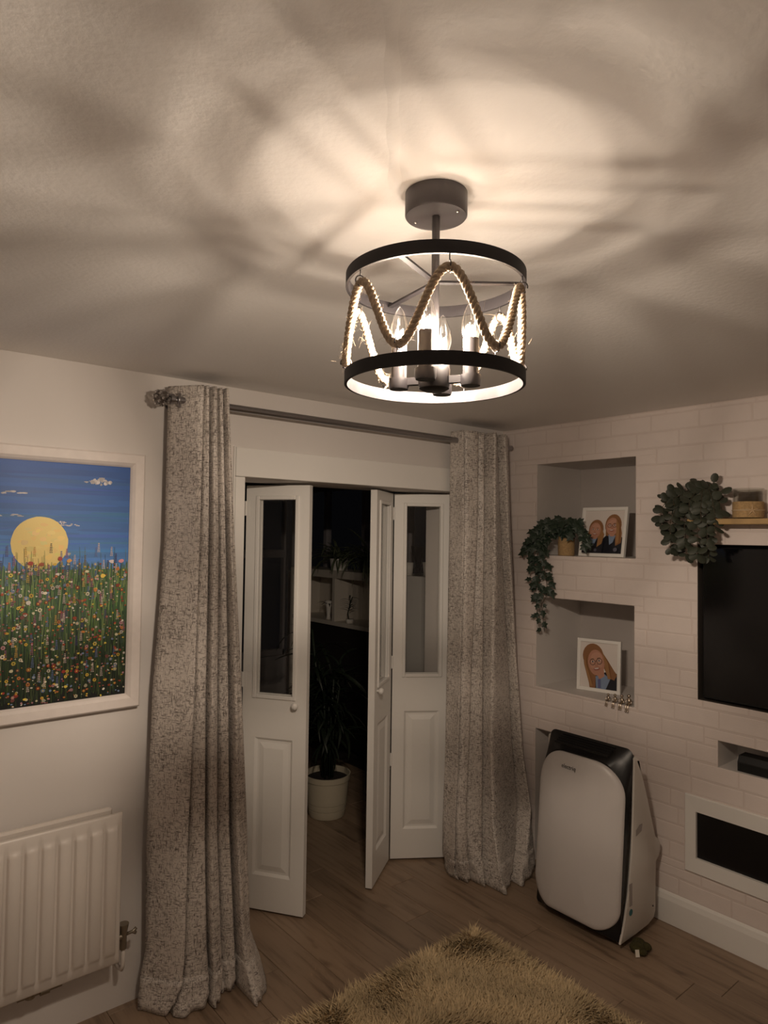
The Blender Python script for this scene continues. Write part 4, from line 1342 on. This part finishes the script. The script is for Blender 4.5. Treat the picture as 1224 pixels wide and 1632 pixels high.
# ------------------------------------------------------------------ photo frames in the recesses
def photo_frame(name, corner, width, height, az, lean, label, paint):
    """corner = world bottom-left (seen from the room) ; az = direction of the bottom edge, lean = backward tilt"""
    t = Vector((math.cos(az), math.sin(az), 0))
    nrm = Vector((t.y, -t.x, 0))                     # away from the room
    if nrm.x < 0: nrm = -nrm
    upv = (Vector((0, 0, 1))*math.cos(lean)+nrm*math.sin(lean))
    back = t.cross(upv)
    if back.x < 0: back = -back
    c0 = Vector(corner)
    r = root(name, c0+t*width/2, label, 'photo frame', 'white photo frames in the recesses')
    def W(s, h_, d): return c0+t*s+upv*h_+back*d     # d>0 behind the front
    m = MB()
    fwid = 0.018
    lo = []
    for (i_, d) in ((0, 0.018), (0, 0.0), (0.001, -0.001), (fwid-0.003, -0.001), (fwid, 0.001), (fwid, 0.007)):
        lo.append([W(i_, i_, d), W(width-i_, i_, d), W(width-i_, height-i_, d), W(i_, height-i_, d)])
    fs = [(i*4+k_, i*4+(k_+1) % 4, (i+1)*4+(k_+1) % 4, (i+1)*4+k_) for i in range(5) for k_ in range(4)]
    fs.append((0, 1, 2, 3))
    m.add([p for l in lo for p in l], fs)
    obj('frame_moulding', m, MT['photo_frame'], r)
    pm_ = MB()
    iw, ih = width-2*fwid, height-2*fwid
    dep = [0.0065]
    def poly(pts, col):
        dep[0] -= 0.00012
        vv = [W(fwid+iw*min(max(p[0], 0), 1), fwid+ih*min(max(p[1], 0), 1), dep[0]) for p in pts]
        cx = sum(p[0] for p in pts)/len(pts); cy = sum(p[1] for p in pts)/len(pts)
        vv.append(W(fwid+iw*min(max(cx, 0), 1), fwid+ih*min(max(cy, 0), 1), dep[0]))
        n_ = len(pts)
        pm_.add(vv, [(i, (i+1) % n_, n_) for i in range(n_)], col)
    def ell(cx, cy, rx, ry, col, rot=0, n_=20):
        cr, sr = math.cos(rot), math.sin(rot)
        poly([(cx+(rx*math.cos(a)*cr-ry*math.sin(a)*sr), cy+(rx*math.cos(a)*sr+ry*math.sin(a)*cr)) for a in [2*math.pi*i/n_ for i in range(n_)]], col)
    poly([(0, 0), (1, 0), (1, 1), (0, 1)], (0.74, 0.68, 0.64))
    paint(poly, ell)
    obj('photo_print', pm_, MT['print'], r)
    m = MB()
    a = W(width/2-0.02, height*0.7, 0.019); b = W(width/2+0.02, height*0.7, 0.019)
    zb = c0.z+0.001
    base_ = W(width/2, 0, 0)+nrm*(0.019+height*0.36)
    e0 = Vector((base_.x, base_.y, zb))-t*0.03; e1 = Vector((base_.x, base_.y, zb))+t*0.03
    m.add([a, b, e1, e0, a+nrm*0.003, b+nrm*0.003, e1+nrm*0.003, e0+nrm*0.003], [(0, 1, 2, 3), (7, 6, 5, 4), (0, 4, 5, 1), (1, 5, 6, 2), (2, 6, 7, 3), (3, 7, 4, 0)])
    obj('easel_strut', m, MT['black_matt'], r)
    return r
SK, SK2 = (0.50, 0.25, 0.17), (0.56, 0.30, 0.21)
HA, HB = (0.28, 0.13, 0.055), (0.36, 0.185, 0.075)
NV = (0.012, 0.013, 0.020); BL = (0.22, 0.29, 0.42)
def face(ell, poly, cx, cy, rx, ry, rot, glasses):
    cr, sr = math.cos(rot), math.sin(rot)
    def at(u, v): return (cx+rx*u*cr-ry*v*sr, cy+rx*u*sr+ry*v*cr)
    def E(u, v, a, b, col): 
        p = at(u, v); ell(p[0], p[1], rx*a, ry*b, col, rot, 14)
    ell(cx, cy, rx, ry, SK, rot, 26)
    E(0.1, 0.35, 0.7, 0.45, SK2); E(-0.45, -0.2, 0.3, 0.22, SK2); E(0.45, -0.2, 0.3, 0.22, SK2)
    for s_ in (-1, 1):
        E(0.40*s_, 0.12, 0.17, 0.075, (0.70, 0.62, 0.58)); E(0.40*s_, 0.12, 0.085, 0.07, (0.03, 0.03, 0.04)); E(0.40*s_, 0.32, 0.22, 0.03, (0.22, 0.11, 0.05))
        if glasses:
            p = at(0.42*s_, 0.08)
            ro, ri = 0.34, 0.29
            for i in range(18):
                a, b = 2*math.pi*i/18, 2*math.pi*(i+1)/18
                poly([(p[0]+rx*ro*math.cos(a), p[1]+rx*ro*0.9*math.sin(a)), (p[0]+rx*ro*math.cos(b), p[1]+rx*ro*0.9*math.sin(b)), (p[0]+rx*ri*math.cos(b), p[1]+rx*ri*0.9*math.sin(b)), (p[0]+rx*ri*math.cos(a), p[1]+rx*ri*0.9*math.sin(a))], (0.06, 0.045, 0.04))
    if glasses: E(0, 0.12, 0.12, 0.02, (0.06, 0.045, 0.04))
    E(0, -0.15, 0.13, 0.09, (0.44, 0.20, 0.13)); E(0.02, -0.10, 0.06, 0.16, SK2)
    E(0, -0.47, 0.36, 0.105, (0.36, 0.11, 0.09)); E(0, -0.44, 0.28, 0.05, (0.72, 0.64, 0.58))
def two_kids(poly, ell):
    # taller girl on the right, smaller on the left
    poly([(0.50, 0.0), (1.0, 0.0), (1.0, 0.36), (0.92, 0.44), (0.62, 0.46), (0.50, 0.34)], NV)
    ell(0.74, 0.66, 0.205, 0.255, HA); poly([(0.90, 0.75), (0.97, 0.48), (0.96, 0.25), (0.83, 0.18), (0.80, 0.5)], HA)
    poly([(0.55, 0.72), (0.57, 0.42), (0.66, 0.40), (0.66, 0.7)], HA)
    poly([(0.64, 0.44), (0.82, 0.42), (0.76, 0.26), (0.68, 0.20)], BL); poly([(0.66, 0.52), (0.80, 0.50), (0.78, 0.40), (0.68, 0.40)], SK)
    face(ell, poly, 0.72, 0.63, 0.155, 0.205, 0.04, True)
    poly([(0.82, 0.80), (0.91, 0.66), (0.93, 0.25), (0.86, 0.22), (0.84, 0.55)], HB)
    poly([(0.0, 0.0), (0.52, 0.0), (0.55, 0.26), (0.44, 0.36), (0.10, 0.38), (0.0, 0.28)], NV)
    ell(0.33, 0.56, 0.185, 0.225, HA); poly([(0.44, 0.62), (0.55, 0.44), (0.50, 0.22), (0.38, 0.14), (0.40, 0.4)], HB); poly([(0.15, 0.55), (0.12, 0.36), (0.22, 0.30), (0.24, 0.5)], HA)
    poly([(0.17, 0.36), (0.38, 0.36), (0.30, 0.18), (0.24, 0.18)], BL); poly([(0.22, 0.44), (0.38, 0.42), (0.36, 0.33), (0.24, 0.33)], SK)
    face(ell, poly, 0.31, 0.53, 0.145, 0.185, -0.06, False)
    ell(0.86, 0.09, 0.05, 0.045, (0.12, 0.12, 0.16)); ell(0.36, 0.07, 0.035, 0.035, (0.10, 0.10, 0.13))
def one_kid(poly, ell):
    poly([(0.34, 0.0), (1.0, 0.0), (1.0, 0.36), (0.86, 0.42), (0.42, 0.30)], NV)
    ell(0.34, 0.70, 0.285, 0.275, HA); poly([(0.06, 0.72), (0.10, 0.48), (0.24, 0.10), (0.26, 0.0), (0.42, 0.0), (0.42, 0.4), (0.2, 0.8)], HA)
    poly([(0.50, 0.90), (0.72, 0.66), (0.92, 0.42), (1.0, 0.34), (0.92, 0.22), (0.76, 0.26), (0.62, 0.5)], HA)
    poly([(0.42, 0.26), (0.66, 0.33), (0.82, 0.24), (0.70, 0.0), (0.44, 0.0)], BL); poly([(0.44, 0.36), (0.64, 0.42), (0.66, 0.28), (0.52, 0.20)], SK)
    face(ell, poly, 0.43, 0.56, 0.225, 0.285, 0.20, True)
    poly([(0.60, 0.80), (0.76, 0.58), (0.84, 0.24), (0.76, 0.24), (0.68, 0.5)], HB); poly([(0.13, 0.70), (0.17, 0.5), (0.36, 0.05), (0.30, 0.02), (0.12, 0.48)], HB)
    poly([(0.49, 0.20), (0.56, 0.22), (0.57, 0.02), (0.50, 0.02)], (0.13, 0.14, 0.30))
photo_frame('photo_frame', (0.095, -0.452, 1.6812), 0.268, 0.268, R(-88.5), R(10), 'white photo frame with two children, in the top recess', two_kids)
photo_frame('photo_frame', (0.120, -0.428, 0.9532), 0.236, 0.278, R(-76.5), R(3), 'white photo frame with one smiling child, in the middle recess', one_kid)

# ------------------------------------------------------------------ ivy in a rope-wrapped pot
def ivy_leaf_mesh():
    pts = [(0.0, 0.0), (0.12, -0.36), (0.30, -0.28), (0.52, -0.50), (0.60, -0.20), (1.0, 0.0), (0.60, 0.20), (0.52, 0.50), (0.30, 0.28), (0.12, 0.36)]
    m = MB()
    vv = [(x, y, -0.10*abs(y)-0.12*x*x) for x, y in pts]+[(0.42, 0, 0.02)]
    m.add(vv, [(i, (i+1) % 10, 10) for i in range(10)])
    return m.mesh('leaf', MT['leaf_ivy'], False)
ivl = ivy_leaf_mesh()
iy = root('ivy_plant', (0.048, -0.408, 1.681), 'trailing ivy in a rope-wrapped pot in the top recess', 'plant')
IZ = 1.681
prof = [(0.0, IZ)]
for k_ in range(14):
    z = IZ+0.004+k_*0.0083
    rb = 0.043+0.002*math.sin(k_*0.24)
    prof += [(rb-0.0018, z-0.004), (rb+0.0014, z)]
prof += [(0.042, IZ+0.118), (0.036, IZ+0.118), (0.034, IZ+0.105), (0.0, IZ+0.105)]
obj('rope_pot', MB().lathe(prof, 0.048, -0.408, 28), MT['jute'], iy, True)
rg = random.Random(17)
base = Vector((0.048, -0.408, IZ+0.11))
trails = [  # world polylines
    [base, (-0.005, -0.375, 1.845), (-0.04, -0.325, 1.790), (-0.045, -0.285, 1.700), (-0.035, -0.290, 1.560), (-0.03, -0.300, 1.450), (-0.025, -0.310, 1.340), (-0.022, -0.320, 1.265)],
    [base, (0.0, -0.385, 1.855), (-0.03, -0.335, 1.800), (-0.05, -0.300, 1.720), (-0.04, -0.330, 1.600), (-0.035, -0.345, 1.480), (-0.03, -0.300, 1.400), (-0.025, -0.285, 1.330)],
    [base, (0.01, -0.36, 1.850), (-0.02, -0.290, 1.800), (-0.045, -0.255, 1.720), (-0.04, -0.262, 1.600), (-0.035, -0.290, 1.500)],
    [base, (0.02, -0.40, 1.870), (-0.01, -0.36, 1.870), (-0.04, -0.31, 1.820), (-0.05, -0.28, 1.760)],
    [base, (0.05, -0.44, 1.865), (0.03, -0.49, 1.850), (0.01, -0.52, 1.800), (0.02, -0.53, 1.755)],
    [base, (0.06, -0.39, 1.86), (0.03, -0.34, 1.87), (0.0, -0.30, 1.83), (-0.01, -0.28, 1.77)],
    [base, (0.03, -0.42, 1.875), (0.0, -0.43, 1.880), (-0.02, -0.40, 1.860), (-0.03, -0.35, 1.83)],
]
for ti, tr_ in enumerate(trails):
    pp = catmull([tuple(p) for p in tr_], 8)
    obj('stem', MB().tube(pp, 0.0016, 5), MT['stem'], iy, True)
    dens = [1.0, 0.9, 1.0, 1.6, 1.6, 1.6, 1.8][ti]
    acc = 0.0
    for i in range(2, len(pp)):
        a, b = Vector(pp[i-1]), Vector(pp[i])
        acc += (b-a).length*dens
        thick = 0.011 if b.z > 1.70 else (0.022 if b.z > 1.45 else 0.030)
        while acc > thick:
            acc -= thick
            d = (b-a).normalized()
            size = rg.uniform(0.042, 0.062) if b.z > 1.45 else rg.uniform(0.028, 0.045)
            az = rg.choice([R(200), R(140), R(250), R(90), R(280)])+rg.uniform(-0.5, 0.5)
            out = Vector((math.cos(az), math.sin(az), 0))*0.022+Vector((-0.006, 0, rg.uniform(-0.01, 0.01)))
            pos = b+out*(1.0 if b.z < 1.7 else 1.3)
            pos.x = min(pos.x, -0.012) if (pos.z < 1.69 or pos.y > -0.26) else pos.x
            # leaf faces the room, tip pointing down/outward
            nrm = Vector((-0.75+rg.uniform(-.3, .3), -0.5+rg.uniform(-.5, .5), 0.45+rg.uniform(-.4, .4))).normalized()
            tip = Vector((rg.uniform(-.3, .1), math.sin(az)*0.8+rg.uniform(-.3, .3), -0.8+rg.uniform(-.3, .5)))
            tip = (tip-nrm*tip.dot(nrm)).normalized()
            sd = nrm.cross(tip)
            q = pos-iy.location
            M4 = Matrix(((tip.x*size, sd.x*size, nrm.x*size, q.x), (tip.y*size, sd.y*size, nrm.y*size, q.y), (tip.z*size, sd.z*size, nrm.z*size, q.z), (0, 0, 0, 1)))
            inst('leaf', ivl, iy, M4)

# ------------------------------------------------------------------ four little silver figures on the recess edge
figl = ['small silver seated figure nearest the photo frame', 'small silver seated figure second from the photo frame', 'small silver seated figure third from the photo frame', 'largest small silver seated figure at the recess corner']
for i, (y, s_) in enumerate(((-0.692, 0.80), (-0.730, 0.88), (-0.768, 0.95), (-0.806, 1.10))):
    x = 0.002; z = 0.9525
    f_ = root('silver_figurine', (x, y, z), figl[i], 'figurine', 'row of silver figures on the middle recess edge')
    m = MB()
    m.tube([(x+0.010, y, z+0.004*s_), (x+0.010, y, z+0.020*s_), (x+0.008, y, z+0.034*s_)], [0.0075*s_, 0.0085*s_, 0.005*s_], 10)
    for sg_ in (-1, 1):
        m.tube([(x+0.010, y+sg_*0.004*s_, z+0.006*s_), (x-0.008, y+sg_*0.005*s_, z+0.007*s_), (x-0.012, y+sg_*0.005*s_, z+0.001*s_), (x-0.012, y+sg_*0.005*s_, z-0.020*s_), (x-0.018, y+sg_*0.005*s_, z-0.023*s_)], 0.0036*s_, 8)
        m.tube([(x+0.008, y+sg_*0.009*s_, z+0.030*s_), (x+0.006, y+sg_*0.014*s_, z+0.018*s_), (x-0.002, y+sg_*0.012*s_, z+0.010*s_)], 0.0028*s_, 8)
    obj('figure_body', m, MT['silver'], f_, True)
    obj('figure_head', MB().sphere((x+0.007, y, z+0.043*s_), 0.0082*s_, 12, 8), MT['silver'], f_, True)

# ------------------------------------------------------------------ shelf, candle jar, trailing eucalyptus
SZ0, SZ1 = 1.846, 1.870
sh_ = root('wooden_shelf', (-0.06, -1.75, SZ0), 'floating pine shelf above the television', 'shelf')
obj('shelf_board', MB().box(-0.125, -0.0022, -2.35, -1.165, SZ0, SZ1, 0.002), MT['shelf_wood'], sh_)
jy, jx = -1.402, -0.066
jar = root('candle_jar', (jx, jy, SZ1), 'clear glass candle jar wrapped in jute with a starfish emblem on the shelf', 'candle jar')
jr = 0.0585
obj('glass_body', MB().lathe([(0, SZ1+0.001), (jr-0.004, SZ1+0.001), (jr, SZ1+0.006), (jr, SZ1+0.118), (jr+0.003, SZ1+0.124), (jr+0.003, SZ1+0.128), (jr-0.003, SZ1+0.128), (jr-0.004, SZ1+0.118), (jr-0.004, SZ1+0.010), (0, SZ1+0.008)], jx, jy, 40), MT['jar_glass'], jar, True)
wrap = [(jr+0.0005, SZ1+0.004)]
for k_ in range(18):
    z = SZ1+0.006+k_*0.0036
    wrap += [(jr+0.0012, z), (jr+0.0030, z+0.0018)]
wrap += [(jr+0.0005, SZ1+0.072)]
jw = obj('jute_wrap', MB().lathe(wrap, jx, jy, 40), MT['jute'], jar, True)
obj('wax', MB().lathe([(0, SZ1+0.009), (jr-0.005, SZ1+0.011), (jr-0.005, SZ1+0.055), (0, SZ1+0.055)], jx, jy, 24), MT['tag'], jar)
m = MB()
sa = math.atan2(CAM.y-jy, CAM.x-jx)+0.25
for k_ in range(5):
    a = math.pi/2+k_*2*math.pi/5
    pts = []
    for q in range(5):
        l = 0.026*q/4
        th_ = sa+l*math.cos(a)/jr; rr_ = jr+0.004
        pts.append((jx+rr_*math.cos(th_), jy+rr_*math.sin(th_), SZ1+0.034+l*math.sin(a)))
    m.tube(pts, [0.0042, 0.0036, 0.0028, 0.002, 0.0012], 7)
obj('starfish_emblem', m, plain('dried_starfish', (0.52, 0.36, 0.20), 0.8), jw, True)
m = MB()
for dz in (0.0, 0.003):
    pts = [(jx+(jr+0.0035)*math.cos(2*math.pi*i/36), jy+(jr+0.0035)*math.sin(2*math.pi*i/36), SZ1+0.034+dz) for i in range(36)]
    m.tube(pts, 0.0013, 5, closed=True)
obj('twine', m, plain('pale_twine', (0.60, 0.45, 0.28), 0.9), jw, True)

def round_leaf_mesh():
    m = MB(); n = 10
    vv = [(0.5+0.5*math.cos(2*math.pi*i/n), 0.40*math.sin(2*math.pi*i/n)*(1.0), -0.10*(0.5+0.5*math.cos(2*math.pi*i/n))**2-0.12*abs(math.sin(2*math.pi*i/n))) for i in range(n)]
    vv.append((0.45, 0, 0.02))
    m.add(vv, [(i, (i+1) % n, n) for i in range(n)])
    return m.mesh('leaf', MT['leaf_euc'], True)
eul = round_leaf_mesh()
ex, ey = -0.070, -1.215
eu = root('eucalyptus_plant', (ex, ey, SZ1), 'trailing round-leaved artificial plant on the end of the wooden shelf', 'plant')
obj('pot', MB().lathe([(0, SZ1+0.001), (0.036, SZ1+0.001), (0.042, SZ1+0.075), (0.037, SZ1+0.075), (0.034, SZ1+0.065), (0, SZ1+0.065)], ex, ey, 24), MT['pot_white'], eu, 'auto')
rg = random.Random(23)
b0 = Vector((ex, ey, SZ1+0.065))
ends_ = [(-0.09, -1.030, 1.830), (-0.13, -1.060, 1.880), (-0.11, -1.085, 1.790), (-0.15, -1.105, 1.735), (-0.10, -1.150, 1.700), (-0.16, -1.175, 1.760), (-0.15, -1.225, 1.715), (-0.14, -1.262, 1.735),
         (-0.13, -1.290, 1.800), (-0.10, -1.300, 1.880), (-0.05, -1.140, 2.045), (-0.08, -1.205, 2.040), (-0.10, -1.275, 2.030), (-0.12, -1.320, 1.985), (-0.15, -1.120, 1.930), (-0.17, -1.200, 1.900), (-0.16, -1.245, 1.850), (-0.12, -1.075, 1.950), (-0.08, -1.10, 1.70), (-0.10, -1.250, 1.700)]
for e in ends_:
    e = Vector(e)
    if e.z > 1.97:
        pts = [b0, b0.lerp(e, 0.5)+Vector((0, 0, 0.03)), e]
    else:
        mid = b0.lerp(e, 0.55); mid.z = max(b0.z, e.z)+0.055
        q1 = b0.lerp(e, 0.25); q1.z = b0.z+0.06
        pts = [b0, q1, mid, Vector((e.x, e.y, (mid.z+e.z)/2)), e]
    pts = [(min(p[0], -0.02), p[1], p[2]) for p in pts]
    pp = catmull(pts, 7)
    obj('stem', MB().tube(pp, 0.0013, 5), MT['stem'], eu, True)
    acc = 0.0
    for i in range(2, len(pp)):
        a, b = Vector(pp[i-1]), Vector(pp[i])
        acc += (b-a).length
        while acc > 0.037:
            acc -= 0.037
            for s_ in (-1, 1):
                d = (b-a).normalized()
                sidev = d.cross(Vector((-0.7, -0.6, 0.2))).normalized()*s_
                tip = (sidev*0.9+d*rg.uniform(0.0, 0.6)+Vector((rg.uniform(-.4, .2), rg.uniform(-.3, .3), rg.uniform(-.5, .2)))).normalized()
                nrm = Vector((-0.65+rg.uniform(-.4, .4), -0.55+rg.uniform(-.4, .4), 0.5+rg.uniform(-.5, .4)))
                nrm = (nrm-tip*nrm.dot(tip)).normalized()
                sd = nrm.cross(tip)
                size = rg.uniform(0.032, 0.050)
                q = b-eu.location
                if b.x+tip.x*size > -0.006: continue
                M4 = Matrix(((tip.x*size, sd.x*size, nrm.x*size, q.x), (tip.y*size, sd.y*size, nrm.y*size, q.y), (tip.z*size, sd.z*size, nrm.z*size, q.z), (0, 0, 0, 1)))
                inst('leaf', eul, eu, M4)
print('BRICKS', BRICKS, 'OBJECTS', len(bpy.data.objects))
